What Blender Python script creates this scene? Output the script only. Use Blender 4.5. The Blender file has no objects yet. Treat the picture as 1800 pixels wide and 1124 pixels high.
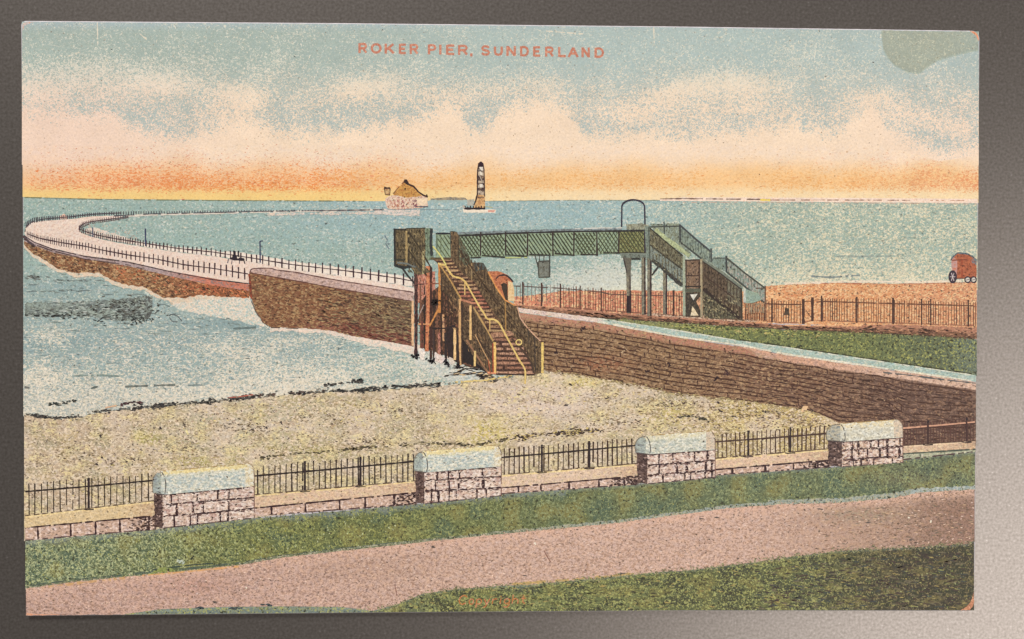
import bpy, math, random
from mathutils import Vector, Matrix, Euler, noise
sc = bpy.context.scene
random.seed(7)

# ---------------------------------------------------------------- camera, light, exposure
FPX = 1900.0
CAM_LOC = Vector((-0.003639, 0.003596, 0.158668))
CAM_ROT = Euler((-0.020907, -0.028288, 0.002792), 'XYZ')
cam_d = bpy.data.cameras.new('camera'); cam = bpy.data.objects.new('camera', cam_d)
sc.collection.objects.link(cam); sc.camera = cam
CARD_T = 0.0004                                   # thickness of the card
cam.location = CAM_LOC + Vector((0, 0, CARD_T)); cam.rotation_euler = CAM_ROT
cam_d.sensor_width = 36; cam_d.lens = 36 * FPX / 1800; cam_d.clip_start = 0.01; cam_d.clip_end = 20
w = bpy.data.worlds.new('World'); sc.world = w; w.use_nodes = True
bg = w.node_tree.nodes['Background']; bg.inputs[0].default_value = (1.0, 0.95, 0.92, 1); bg.inputs[1].default_value = 0.10

def area(name, loc, target, sx, sy, power, col):
    l = bpy.data.lights.new(name, 'AREA'); l.shape = 'RECTANGLE'; l.size = sx; l.size_y = sy
    l.energy = power; l.color = col
    o = bpy.data.objects.new(name, l); sc.collection.objects.link(o); o.location = loc
    o.rotation_euler = (Vector(target) - Vector(loc)).to_track_quat('-Z', 'Y').to_euler()
    return o
area('soft_key_light', (-0.75, 2.15, 1.15), (0, 0, 0), 0.6, 0.6, 103, (1.0, 0.99, 0.98))  # added soft key light, placed off the mirror angle to light the card evenly
area('ceiling_lamp', (0.38, -0.27, 0.50), (0.05, -0.03, 0), 0.54, 0.42, 2.15, (1.0, 0.97, 0.945))
sc.view_settings.view_transform = 'Standard'; sc.view_settings.look = 'None'
sc.view_settings.exposure = 0; sc.view_settings.gamma = 1

# ---------------------------------------------------------------- helpers
CM = CAM_ROT.to_matrix()
def P(x, y, z=0.0):
    """a point of the print, measured on the flat card, in metres"""
    d = CM @ Vector(((x - 900) / FPX, -(y - 562) / FPX, -1.0))
    t = CAM_LOC.z / -d.z
    q = CAM_LOC + d * t
    return (q.x, q.y, CARD_T + z)
PX = 0.14 / 1685.0
def s2l(v):
    v /= 255.0
    return v / 12.92 if v <= 0.04045 else ((v + 0.055) / 1.055) ** 2.4
def aged(c):
    """the printer's inks as they look on the yellowed card: middle tones lighter, cool inks warmer"""
    r, g, b = c; v = max(c) / 255.0; S = 0.38; a = S * 22 * 4 * v * (1 - v) * sm(0.2, 0.45, v); q = max(0.0, min(1.0, (g - r) / 24.0))
    if g > r > b: a = 0; b += 4
    return (min(255, r + a + 0.3 * S * max(0, g - r)), min(255, g + a * (1 - 0.5 * q)), min(255, b + a * (1 - 0.9 * q)))
def L(c, k=0.85):
    return tuple(s2l(v) * k for v in aged(c))
def lerp(a, b, t):
    t = max(0, min(1, t)); return tuple(a[i] + (b[i] - a[i]) * t for i in range(len(a)))
def sm(a, b, x):
    t = max(0, min(1, (x - a) / (b - a))); return t * t * (3 - 2 * t)
def ip(pts, x):
    if x <= pts[0][0]: return pts[0][1]
    for (a, b), (c, d) in zip(pts, pts[1:]):
        if x <= c: return b + (d - b) * (x - a) / (c - a) if c > a else d
    return pts[-1][1]
def nz(x, y, s, seed=0.0):
    return noise.noise(Vector((x / s, y / s, seed)))          # about -0.6..0.6
def blob(x, y, cx, cy, rx, ry, rot=0.0):
    c, s = math.cos(rot), math.sin(rot); dx, dy = x - cx, y - cy
    u, v = (dx * c + dy * s) / rx, (-dx * s + dy * c) / ry
    return math.exp(-(u * u + v * v))
# every ink layer lies a hair above the ones it overprints; the height is found per 8 px cell of the print
KEY = [0]; CELL = 8.0; LEVEL = {}; STEP = 3.5e-7
def nextz(k=1):
    KEY[0] += 1; return KEY[0]

NODES = {}
def ink_material(name, scale=3.2, stretch=(1, 1), rot=0.0, k=3.2, sharp=2.6, dark=(62, 48, 42), dscale=None, grain=0.22, distort=0.9, rough=0.55, hue=0.30):
    m = bpy.data.materials.new(name); m.use_nodes = True; nt = m.node_tree; N, K = nt.nodes, nt.links
    bs = N['Principled BSDF']; bs.inputs['Roughness'].default_value = rough; bs.inputs['Specular IOR Level'].default_value = 0.3
    tc = N.new('ShaderNodeTexCoord')
    def mapped(off, sc_, st=(1, 1)):
        mp = N.new('ShaderNodeMapping'); mp.inputs['Location'].default_value = off
        mp.inputs['Rotation'].default_value = (0, 0, rot)
        mp.inputs['Scale'].default_value = (st[0] / PX / sc_, st[1] / PX / sc_, 1.0)
        K.new(tc.outputs['Object'], mp.inputs['Vector']); return mp
    def nse(off, sc_, st=(1, 1), det=1.5, dis=0.0):
        n = N.new('ShaderNodeTexNoise'); n.inputs['Scale'].default_value = 1.0
        n.inputs['Detail'].default_value = det; n.inputs['Roughness'].default_value = 0.6; n.inputs['Distortion'].default_value = dis
        K.new(mapped(off, sc_, st).outputs[0], n.inputs['Vector']); return n.outputs['Fac']
    def math_(op, a, b, clamp=False):
        n = N.new('ShaderNodeMath'); n.operation = op; n.use_clamp = clamp
        for i, v in ((0, a), (1, b)):
            if isinstance(v, (int, float)): n.inputs[i].default_value = v
            else: K.new(v, n.inputs[i])
        return n.outputs[0]
    def attr(nm):
        n = N.new('ShaderNodeAttribute'); n.attribute_name = nm; return n
    def mix(f, a, b, mode='MIX'):
        n = N.new('ShaderNodeMix'); n.data_type = 'RGBA'; n.blend_type = mode
        for i, v in ((0, f), (6, a), (7, b)):
            if isinstance(v, (int, float)): n.inputs[i].default_value = v
            elif isinstance(v, tuple): n.inputs[i].default_value = v
            else: K.new(v, n.inputs[i])
        return n.outputs[2]
    def thr(nf, at):
        a = math_('MULTIPLY', math_('SUBTRACT', nf, 0.5), k)
        b = math_('SUBTRACT', math_('ADD', a, at), 0.5)
        return math_('ADD', math_('MULTIPLY', b, sharp), 0.5, True)
    t1 = thr(nse((3.1, 7.7, 0.0), scale, stretch, 1.5, distort), attr('st').outputs['Fac'])
    t2 = thr(nse((51.3, 17.2, 4.0), dscale or scale, stretch, 1.2, 0.3), attr('dk').outputs['Fac'])
    c = mix(t1, attr('ink_a').outputs['Color'], attr('ink_b').outputs['Color'])
    c = mix(t2, c, L(dark) + (1,))
    # uneven laying down of ink: fine grain and slow mottling
    g = math_('ADD', math_('MULTIPLY', math_('SUBTRACT', nse((9.0, 2.0, 1.0), 3.4, (1, 1), 2.0, 0.6), 0.5), grain * 3.0), 1.0)
    g2 = math_('ADD', math_('MULTIPLY', math_('SUBTRACT', nse((1.0, 5.0, 9.0), 55.0, (1, 1), 3.0), 0.5), 0.22), 1.0)
    gg = math_('MULTIPLY', g, g2)
    hu_ = math_('MULTIPLY', math_('SUBTRACT', nse((21.0, 8.0, 3.0), 8.0, (1, 1), 2.0), 0.5), hue)
    cx = N.new('ShaderNodeCombineXYZ'); K.new(math_('ADD', gg, math_('MULTIPLY', hu_, 0.5)), cx.inputs[0]); K.new(gg, cx.inputs[1]); K.new(math_('SUBTRACT', gg, hu_), cx.inputs[2])
    vm = N.new('ShaderNodeVectorMath'); vm.operation = 'MULTIPLY'; K.new(c, vm.inputs[0]); K.new(cx.outputs[0], vm.inputs[1])
    K.new(vm.outputs[0], bs.inputs['Base Color'])
    return m

M_SKY = ink_material('sky_ink', 4.4, (1, 1.15), 0.25, 3.6, 1.9, (130, 110, 90), grain=0.16, distort=1.6, hue=0.12)
M_GLOW = ink_material('sunset_ink', 4.0, (0.8, 1.3), 0.0, 3.4, 1.6, (190, 140, 90), grain=0.14, distort=1.2, hue=0.25)
M_SEA = ink_material('sea_ink', 4.2, (0.85, 1.2), 0.0, 3.4, 1.8, (90, 96, 88), 6.0, grain=0.36, distort=1.2, hue=0.25)
M_GROUND = ink_material('ground_ink', 4.4, (0.85, 1.2), 0.15, 4.2, 1.8, (92, 74, 60), 4.2, grain=0.3, distort=1.0, hue=0.4)
M_STONE = ink_material('stone_ink', 5.0, (0.7, 1.3), -0.12, 3.6, 1.9, (66, 44, 34), 5.0, grain=0.5, distort=0.8, hue=0.4)
M_GRASS = ink_material('grass_ink', 4.2, (1, 1), 0.0, 4.4, 1.8, (60, 60, 44), 5.0, grain=0.36, distort=1.2, hue=0.5)
M_LINE = ink_material('line_ink', 4.0, (1, 1), 0.0, 3.2, 2.0, (40, 32, 30), 4.0, grain=0.26, hue=0.25)
M_WOOD = ink_material('timber_ink', 4.0, (1.5, 0.7), 0.0, 3.6, 2.2, (44, 36, 28), 4.0, grain=0.5, hue=0.4)

class Part:
    def __init__(s): s.v = []; s.f = []; s.a = []; s.b = []; s.t = []; s.d = []
    def settle(s):
        """turn layer keys into heights and image points into card points"""
        groups = {}
        for i, (x, y, k, sub) in enumerate(s.v): groups.setdefault(k, []).append(i)
        for k in sorted(groups):
            ids = groups[k]; cells = set(); idset = set(ids); top = max(s.v[i][3] for i in ids)
            for f in s.fk.get(k, ()):
                xs = [s.v[i][0] for i in f]; ys = [s.v[i][1] for i in f]
                for cx in range(int(min(xs) // CELL), int(max(xs) // CELL) + 1):
                    for cy in range(int(min(ys) // CELL), int(max(ys) // CELL) + 1): cells.add((cx, cy))
            lv = 1 + max([LEVEL.get(c, 0) for c in cells] or [0])
            for c in cells: LEVEL[c] = lv + top
            for i in ids: s.v[i] = P(s.v[i][0], s.v[i][1], 1e-6 + (lv + s.v[i][3]) * STEP)
    def vert(s, x, y, z, A, B, st, dk, sub=0):
        s.v.append((x, y, z, sub)); s.a.append(A); s.b.append(B); s.t.append(st); s.d.append(dk - 0.10); return len(s.v) - 1
    def poly(s, pts, A, B=None, st=0.0, dk=-0.2, z=None):
        z = z or nextz(); A = L(A); B = L(B) if B else A
        s.f.append([s.vert(x, y, z, A, B, st, dk) for x, y in pts]); return s
    def rag(s, pts, A, B=None, st=0.0, dk=-0.2, amp=1.0, step=5):
        out = []
        for (a, b), (c, d) in zip(pts, pts[1:] + pts[:1]):
            n = max(1, int(math.hypot(c - a, d - b) / step))
            for i in range(n):
                t = i / n; out.append((a + (c - a) * t + random.uniform(-amp, amp), b + (d - b) * t + random.uniform(-amp, amp)))
        return s.poly(out, A, B, st, dk)
    def band(s, x0, x1, top, bot, fn, step=5, rows=None, amp=0.0):
        z = nextz(); nx = max(1, round((x1 - x0) / step)); T = top if callable(top) else (lambda x: ip(top, x)); Bt = bot if callable(bot) else (lambda x: ip(bot, x))
        if rows is None:
            rows = max(1, round(max(Bt(x0 + (x1 - x0) * i / 10) - T(x0 + (x1 - x0) * i / 10) for i in range(11)) / step))
        base = len(s.v)
        for i in range(nx + 1):
            x = x0 + (x1 - x0) * i / nx; a, b = T(x), max(Bt(x), T(x) + 0.01)
            a += random.uniform(-amp, amp); b += random.uniform(-amp, amp)
            for j in range(rows + 1):
                y = a + (b - a) * j / rows
                A, B, st, dk = fn(x, y)
                s.vert(x, y, z, L(A), L(B), st, dk)
        for i in range(nx):
            for j in range(rows):
                p = base + i * (rows + 1) + j
                s.f.append([p, p + 1, p + rows + 2, p + rows + 1])
        return s
    def line(s, pts, wd, A, B=None, st=0.0, dk=-0.2, jit=0.25, gap=0.0, res=5, amp=0.0, z=None, taper=None):
        z = z or nextz(); A = L(A); B = L(B) if B else A
        q = [Vector(pts[0])]
        for a, b in zip(pts, pts[1:]):
            a, b = Vector(a), Vector(b); n = max(1, int((b - a).length / res))
            for i in range(1, n + 1): q.append(a.lerp(b, i / n))
        m = len(q); prev = None; on = True
        for i in range(m):
            d = (q[min(i + 1, m - 1)] - q[max(i - 1, 0)])
            if d.length < 1e-6: d = Vector((1, 0))
            d.normalize(); nrm = Vector((-d.y, d.x))
            h = wd / 2 * (1 + random.uniform(-jit, jit))
            if taper: h *= taper[0] + (taper[1] - taper[0]) * i / max(1, m - 1)
            c = q[i] + nrm * random.uniform(-amp, amp)
            p = (s.vert(*(c + nrm * h), z, A, B, st, dk), s.vert(*(c - nrm * h), z, A, B, st, dk))
            if prev and random.random() >= gap: s.f.append([prev[0], p[0], p[1], prev[1]])
            prev = p
        return s
    def curve(s, pts, wd, A, **k):
        """smooth line through the points"""
        out = []
        n = len(pts)
        for i in range(n - 1):
            p0, p1, p2, p3 = [Vector(pts[max(0, min(n - 1, j))]) for j in (i - 1, i, i + 1, i + 2)]
            for t in (0, .25, .5, .75):
                out.append(tuple(0.5 * ((2 * p1) + (p2 - p0) * t + (2 * p0 - 5 * p1 + 4 * p2 - p3) * t * t + (3 * p1 - p0 - 3 * p2 + p3) * t ** 3)))
        out.append(pts[-1]); return s.line(out, wd, A, **k)
    def dabs(s, n, where, A, size=(2, 5), th=(0.8, 1.6), ang=(0.0, 0.5), cols=None):
        z0 = nextz()
        for i in range(n):
            x, y = where(); l = random.uniform(*size) / 2
            if not (ip(LEFT, y) + l + .5 < x < ip(RIGHT, y) - l - .5 and 44 < y < 1071): continue
            h = random.uniform(*th) / 2; a = ang[0] + random.uniform(-ang[1], ang[1])
            c, sn = math.cos(a), math.sin(a); C = L(random.choice(cols) if cols else A)
            s.f.append([s.vert(x + u * c - v * sn, y + u * sn + v * c, z0, C, C, 0, -0.2, i % 4) for u, v in
                        ((-l, 0), (-l * .4, -h), (l * .5, -h * .8), (l, 0), (l * .3, h), (-l * .5, h * .7))])
        return s
    def quad_dabs(s, n, poly_w, *a, **k): return s.dabs(n, poly_w, *a, **k)
    def build(s, name, mat, parent, label=None):
        s.fk = {}
        for f in s.f: s.fk.setdefault(s.v[f[0]][2], []).append(f)
        s.settle()
        me = bpy.data.meshes.new(name); me.from_pydata(s.v, [], s.f)
        for nm, dat in (('ink_a', s.a), ('ink_b', s.b)):
            at = me.attributes.new(nm, 'FLOAT_COLOR', 'POINT'); at.data.foreach_set('color', [c for v in dat for c in (*v, 1.0)])
        for nm, dat in (('st', s.t), ('dk', s.d)):
            at = me.attributes.new(nm, 'FLOAT', 'POINT'); at.data.foreach_set('value', dat)
        me.update()
        # every face looks up
        flip = [p for p in me.polygons if p.normal.z < 0]
        for p in flip: p.flip()
        me.materials.append(mat)
        o = bpy.data.objects.new(name, me); sc.collection.objects.link(o); o.parent = parent
        if label: o['label'] = label
        return o
def edge(part, pts, n, cols, spread=2.0, size=(2, 5), th=(1, 2), ang=(0, .5), x0=None, x1=None):
    """dots of ink strayed over the border between two tints"""
    a, b = x0 if x0 is not None else pts[0][0], x1 if x1 is not None else pts[-1][0]
    part.dabs(n, lambda: (lambda x: (x, ip(pts, x) + random.gauss(0, spread)))(random.uniform(a, b)), None, size, th, ang, cols)
def inband(x0, x1, top, bot, lo=0.0, hi=1.0):
    def f():
        x = random.uniform(x0, x1); a, b = ip(top, x), ip(bot, x); return x, a + (b - a) * random.uniform(lo, hi)
    return f
def inblob(cx, cy, rx, ry):
    return lambda: (random.gauss(cx, rx / 2), random.gauss(cy, ry / 2))

# ---------------------------------------------------------------- table top
def table_material():
    m = bpy.data.materials.new('dark_satin_surface'); m.use_nodes = True; nt = m.node_tree; N, K = nt.nodes, nt.links
    bs = N['Principled BSDF']; bs.inputs['Metallic'].default_value = 0.9
    tc = N.new('ShaderNodeTexCoord')
    def nse(sc_, det):
        n = N.new('ShaderNodeTexNoise'); n.inputs['Scale'].default_value = sc_; n.inputs['Detail'].default_value = det
        K.new(tc.outputs['Object'], n.inputs['Vector']); return n
    n = nse(1 / PX / 4.6, 3.0); r = N.new('ShaderNodeValToRGB')
    r.color_ramp.elements[0].position = 0.3; r.color_ramp.elements[0].color = (0.235, 0.205, 0.18, 1)
    r.color_ramp.elements[1].position = 0.70; r.color_ramp.elements[1].color = (0.355, 0.315, 0.285, 1)
    e = r.color_ramp.elements.new(0.80); e.color = (0.62, 0.57, 0.53, 1)
    K.new(n.outputs['Fac'], r.inputs[0]); K.new(r.outputs[0], bs.inputs['Base Color'])
    bs.inputs['Roughness'].default_value = 0.36
    bp = N.new('ShaderNodeBump'); bp.inputs['Strength'].default_value = 0.25; bp.inputs['Distance'].default_value = 0.00002
    K.new(nse(1 / PX / 5, 2).outputs['Fac'], bp.inputs['Height']); K.new(bp.outputs[0], bs.inputs['Normal'])
    return m
me = bpy.data.meshes.new('table_top')
X, Y, T = 0.45, 0.35, 0.02
vs = [(sx * X, sy * Y, z) for z in (0, -T) for sx, sy in ((-1, -1), (1, -1), (1, 1), (-1, 1))]
me.from_pydata(vs, [], [(0, 1, 2, 3), (7, 6, 5, 4), (0, 4, 5, 1), (1, 5, 6, 2), (2, 6, 7, 3), (3, 7, 4, 0)])
me.materials.append(table_material()); tt = bpy.data.objects.new('table_top', me); sc.collection.objects.link(tt)
tt['kind'] = 'structure'; tt['label'] = 'dark grey satin table top under the postcard'

# ---------------------------------------------------------------- the postcard
card = bpy.data.objects.new('postcard', None); sc.collection.objects.link(card); card.empty_display_size = 0.02
card['label'] = 'old colour printed picture postcard of a seaside pier lying on the dark surface'; card['category'] = 'postcard'

def card_outline(ins):
    """outline of the card with rounded worn corners, inset by ins pixels"""
    c = [(37, 37, 9), (1722, 55, 15), (1712, 1075, 10), (46, 1083, 3)]
    nb = {0: ((0, 1), (1, 0)), 1: ((-1, 0), (0, 1)), 2: ((0, -1), (-1, 0)), 3: ((1, 0), (0, -1))}
    top = lambda x: ip([(37, 37), (600, 41), (1200, 47), (1722, 54.5)], x) + ins
    bot = lambda x: ip([(46, 1083), (600, 1078), (1200, 1074), (1712, 1074)], x) - ins
    lef = lambda y: ip([(37, 37), (345, 40), (611, 41), (900, 44), (1083, 46)], y) + ins
    rig = lambda y: ip([(55, 1722), (340, 1720), (680, 1716), (940, 1714), (1075, 1712)], y) - ins
    out = []
    def corner(cx, cy, r, a0):
        for i in range(7):
            a = a0 + math.pi / 2 * i / 6; out.append((cx + r * math.cos(a), cy + r * math.sin(a)))
    r = 8; corner(lef(40) + r, top(40) + r, r, math.pi)
    for x in range(80, 1690, 40): out.append((x, top(x)))
    r = 14; corner(rig(60) - r, top(1715) + r, r, -math.pi / 2)
    for y in range(100, 1050, 40): out.append((rig(y), y))
    r = 9; corner(rig(1070) - r, bot(1710) - r, r, 0)
    for x in range(1680, 70, -40): out.append((x, bot(x)))
    r = 3; corner(lef(1080) + r, bot(50) - r, r, math.pi / 2)
    for y in range(1040, 60, -40): out.append((lef(y), y))
    return out
def paper_material():
    m = bpy.data.materials.new('card_paper'); m.use_nodes = True; nt = m.node_tree
    bs = nt.nodes['Principled BSDF']; bs.inputs['Roughness'].default_value = 0.7
    n = nt.nodes.new('ShaderNodeTexNoise'); n.inputs['Scale'].default_value = 900; n.inputs['Detail'].default_value = 3
    r = nt.nodes.new('ShaderNodeValToRGB'); r.color_ramp.elements[0].color = (0.42, 0.38, 0.40, 1); r.color_ramp.elements[1].color = (0.62, 0.57, 0.58, 1)
    r.color_ramp.elements[0].position = .3; r.color_ramp.elements[1].position = .7
    tc = nt.nodes.new('ShaderNodeTexCoord'); nt.links.new(tc.outputs['Object'], n.inputs['Vector'])
    nt.links.new(n.outputs['Fac'], r.inputs[0]); nt.links.new(r.outputs[0], bs.inputs['Base Color']); return m
o1, o0 = card_outline(1.3), card_outline(0.0)
n = len(o0)
vs = [P(x, y, 0) for x, y in o1] + [P(x, y, -0.00005) for x, y in o0] + [(*P(x, y)[:2], 0.00003) for x, y in o0]
fs = [list(range(n))[::-1]]
for i in range(n):
    j = (i + 1) % n; fs.append([i, j, n + j, n + i]); fs.append([n + i, n + j, 2 * n + j, 2 * n + i])
fs.append(list(range(2 * n, 3 * n)))
me = bpy.data.meshes.new('card_stock'); me.from_pydata(vs, [], fs); me.validate()
me.materials.append(paper_material()); cs = bpy.data.objects.new('card_stock', me); sc.collection.objects.link(cs); cs.parent = card

LEFT = [(37, 38.5), (345, 41.5), (611, 42.5), (900, 45.2), (1083, 47)]      # x of the printed edge for a y
RIGHT = [(55, 1720.5), (340, 1718.5), (680, 1714.6), (940, 1712.6), (1075, 1711)]
TOPE = [(37, 38.4), (600, 42.4), (1200, 48.4), (1722, 55.8)]
BOTE = [(46, 1082), (600, 1077), (1200, 1073), (1712, 1073)]
CREAM = (254, 227, 198)

# ---------------- sky
SX0, SX1 = 38.5, 1720.5
CB = [(40, 192), (100, 203), (150, 202), (195, 200), (215, 212), (240, 228), (290, 238), (340, 235), (380, 226), (410, 212), (450, 208), (475, 222), (500, 231), (560, 230), (600, 230), (650, 224), (700, 212), (750, 200), (780, 188), (808, 190), (822, 226), (845, 232), (862, 215), (875, 195), (900, 184), (960, 178), (1000, 190), (1020, 226), (1050, 240), (1100, 233), (1150, 230), (1200, 237), (1260, 232), (1320, 226), (1350, 217), (1400, 216), (1440, 228), (1480, 226), (1500, 205), (1530, 182), (1562, 225), (1590, 245), (1625, 252), (1660, 268), (1690, 262), (1720, 250)]
PATCH = [  # cx, cy, rx, ry, rot, strength
    (280, 146, 60, 21, 0, .62), (120, 150, 90, 40, 0, .32), (200, 115, 120, 26, 0, .22), (60, 165, 40, 35, 0, .2),
    (430, 185, 38, 32, .2, .62), (420, 165, 60, 20, 0, .25), (380, 212, 60, 14, 0, .2),
    (640, 158, 62, 17, -.22, .66), (610, 150, 40, 16, 0, .35), (690, 130, 60, 22, 0, .2), (730, 170, 60, 22, -.2, .26),
    (600, 205, 40, 16, 0, .2), (790, 180, 40, 30, 0, .25), (860, 160, 70, 25, 0, .28), (960, 150, 70, 24, 0, .3),
    (1185, 160, 50, 15, -.25, .58), (1150, 175, 80, 20, -.2, .3), (1290, 140, 75, 24, .0, .42), (1240, 150, 60, 22, 0, .3), (1110, 205, 70, 25, 0, .34),
    (1220, 205, 90, 28, 0, .32), (1320, 190, 80, 24, 0, .28), (1350, 150, 50, 20, 0, .3), (1390, 90, 45, 22, 0, .2), (1460, 110, 60, 35, 0, .16), (1420, 200, 50, 14, 0, .24),
    (1540, 172, 48, 16, 0, .5), (1500, 190, 40, 26, 0, .2), (1580, 200, 60, 26, 0, .36), (1640, 215, 50, 22, .2, .32), (1690, 225, 45, 22, 0, .34), (1700, 175, 30, 10, -.3, .2),
    (500, 120, 60, 50, .3, .16), (1000, 60, 60, 8, 0, .12), (470, 90, 40, 22, 0, .14)]
def sky_fn(x, y):
    w_ = nz(x, y, 70, 3) ; w2 = nz(x, y, 24, 8)
    blue = lerp((162, 182, 174), (172, 192, 188), sm(400, 1100, x)); blue = lerp(blue, (170, 189, 186), sm(1350, 1650, x))
    blue = lerp(blue, (166, 186, 190), sm(150, 240, y) * .6)
    blue = lerp(blue, (168, 190, 196), (1 - sm(40, 58, y)) * .7)
    cream = lerp((252, 221, 198), CREAM, sm(120, 500, x)); cream = lerp(cream, (254, 226, 200), sm(1400, 1700, x))
    cream = lerp((224, 220, 202), cream, sm(90, 200, y)); blue = lerp(blue, (182, 192, 184), .7 * sm(100, 170, y))
    st = 0.05 + 0.17 * sm(70, 170, y) + w_ * .22 + w2 * .16
    for cx, cy, rx, ry, r, s_ in PATCH: st += s_ * 1.0 * blob(x, y, cx, cy, rx, ry, r)
    if x < 400 and 90 < y < 230: st += .13 * sm(85, 115, y)
    e = ip(CB, x) + nz(x, y, 18, 5) * 14
    st = max(st, min(1.45, st * .5 + 0.5 + (y - e) / 36.0)) if y > e - 28 else min(st, .92)
    return blue, cream, min(st, 1.5), -0.24
sky = Part().band(SX0, SX1, lambda x: ip(TOPE, x), [(37, 290), (1722, 290)], sky_fn, 5)
# thin scratches and lint caught in the print
for (a, b, c, d) in ((171, 40, 172, 78), (1149, 48, 1150, 76), (140, 92, 120, 99), (246, 60, 258, 70), (960, 55, 1025, 60), (1010, 61, 1022, 60)):
    sky.line([(a, b), (c, d)], 2.0, (228, 218, 196), jit=.4, gap=.2, res=4)
sky.dabs(420, lambda: (random.uniform(45, 1712), random.uniform(60, 130)), None, (1.5, 4.5), (1, 2.2), (0, 1.5), [(226, 222, 200), (214, 214, 196), (240, 226, 200)])
for x, y in ((672, 53), (518, 100), (893, 115), (196, 87), (1440, 55), (341, 41), (1535, 110)):
    sky.dabs(1, lambda: (x, y), (70, 72, 70), (2.5, 4), (1.6, 2.4), (0, 1))
skyo = sky.build('printed_sky', M_SKY, card)

HZ = [(37, 346.5), (180, 350), (400, 352), (660, 354), (750, 353), (860, 354), (1000, 352), (1160, 352.5), (1720, 357)]
def glow_fn(x, y):
    base = lerp((252, 220, 196), (254, 227, 199), sm(100, 450, x))
    peach = lerp((252, 202, 152), (253, 206, 148), sm(500, 900, x))
    A = lerp(base, peach, sm(268, 318, y + nz(x, y, 90, 2) * 18))
    yel = lerp((252, 214, 138), (254, 226, 180), sm(550, 1000, x))
    A = lerp(A, yel, sm(318, 345, y))
    org = lerp((236, 146, 92), (240, 150, 80), sm(100, 500, x)); org = lerp(org, (242, 182, 116), sm(520, 700, x)); org = lerp(org, (234, 154, 106), sm(1430, 1700, x))
    org = lerp((226, 150, 124), org, sm(270, 305, y))
    st = -0.34 + .70 * sm(256, 322, y) + nz(x, y, 50, 6) * .26 + nz(x, y, 170, 4) * .2
    st -= .62 * sm(331, 343, y)
    st += .22 * blob(x, y, 250, 318, 90, 20) + .28 * blob(x, y, 430, 326, 80, 10) + .2 * blob(x, y, 640, 320, 140, 20) + .1 * blob(x, y, 1500, 325, 160, 16) + .12 * blob(x, y, 1680, 320, 60, 25)
    st += .2 * blob(x, y, 335, 272, 30, 14) - .2 * sm(600, 900, x) * (1 - sm(1400, 1500, x))
    if x < 56: st -= (56 - x) / 30
    return A, org, st, -0.17
g = Part().band(39.8, 1720, [(37, 256), (1540, 256), (1600, 268), (1650, 284), (1722, 274)], HZ, glow_fn, 5)
g.dabs(300, lambda: (random.uniform(60, 700), random.gauss(322, 12)), None, (3, 9), (.8, 1.6), (0, .12), [(236, 140, 84), (240, 156, 96), (228, 130, 90)])
g.dabs(240, lambda: (random.uniform(60, 700), random.gauss(288, 16)), None, (2, 4), (.8, 1.5), (0, .6), [(222, 150, 120), (212, 130, 104)])
g.dabs(260, lambda: (random.uniform(700, 1710), random.gauss(324, 9)), None, (3, 8), (.7, 1.4), (0, .15), [(238, 166, 104), (230, 150, 90), (246, 190, 128)])
g.dabs(14, lambda: (random.uniform(60, 1700), random.uniform(230, 330)), (130, 90, 60), (2, 3.5), (1, 1.8), (0, 1))
g.build('sunset_glow', M_GLOW, skyo)

# ---------------- sea
SH = [(41, 729), (60, 733), (85, 736), (110, 737), (145, 733), (165, 727), (210, 722), (300, 714), (400, 704), (450, 699), (500, 695), (570, 690), (640, 688), (770, 679), (830, 672), (900, 664), (960, 655)]
def seabot(x):
    if x < 960: return ip(SH, x) + 3
    return ip([(960, 560), (1350, 520), (1716, 510)], x)
def sea_fn(x, y):
    A = lerp((150, 179, 172), (150, 182, 184), sm(300, 700, x) * (1 - sm(380, 450, y)))
    A = lerp(A, (154, 178, 166), sm(1000, 1400, x)); A = lerp(A, (150, 174, 172), sm(440, 560, y) * (1 - sm(500, 800, x)))
    A = lerp(A, (136, 164, 166), .7 * blob(x, y, 130, 600, 260, 16) + .6 * blob(x, y, 110, 505, 120, 18) + .8 * blob(x, y, 400, 571, 90, 10))
    B = lerp((214, 216, 198), (236, 224, 202), sm(480, 620, y)); B = lerp(B, (232, 220, 188), sm(1000, 1500, x))
    st = 0.10 + nz(x, y * 2.2, 60, 1) * .22 + nz(x, y, 20, 2) * .1
    if x > 1040: st += .10 + .34 * sm(440, 500, y) * sm(1180, 1400, x) + .12 * sm(1200, 1500, x)
    st += .75 * blob(x, y, 1070, 486, 70, 22) + .8 * blob(x, y, 1085, 505, 110, 16) + .3 * blob(x, y, 980, 490, 60, 30)
    if x < 960:
        A = lerp(A, (190, 188, 176), .6 * sm(650, 715, y + nz(x, y, 60) * 25)); st += .10 * sm(560, 620, y) + .38 * sm(625, 700, y) * (1 - sm(520, 700, x)) + .26 * sm(600, 660, y) * sm(300, 480, x)
        st += .35 * blob(x, y, 90, 592, 30, 16) + .42 * blob(x, y, 430, 618, 70, 14) + .3 * blob(x, y, 60, 660, 50, 20) + .25 * blob(x, y, 520, 600, 120, 10)
    st -= .3 * blob(x, y, 400, 571, 100, 10)
    return A, B, st, -0.12 + .12 * nz(x, y, 35, 9)
sea = Part().band(41, 1718.2, HZ, seabot, sea_fn, 5)
sea.line([(43, 347.5), (180, 351), (400, 353), (640, 354)], 1.6, (120, 128, 96), jit=.5, gap=.15)
sea.line([(860, 354), (1000, 352.5), (1160, 352.5)], 1.4, (140, 150, 130), jit=.5, gap=.25)
sea.dabs(500, lambda: (random.uniform(60, 1700), random.uniform(360, 500)), None, (2, 5), (.8, 1.8), (0, .7), [(226, 224, 204), (206, 214, 196), (240, 226, 198)])
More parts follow.
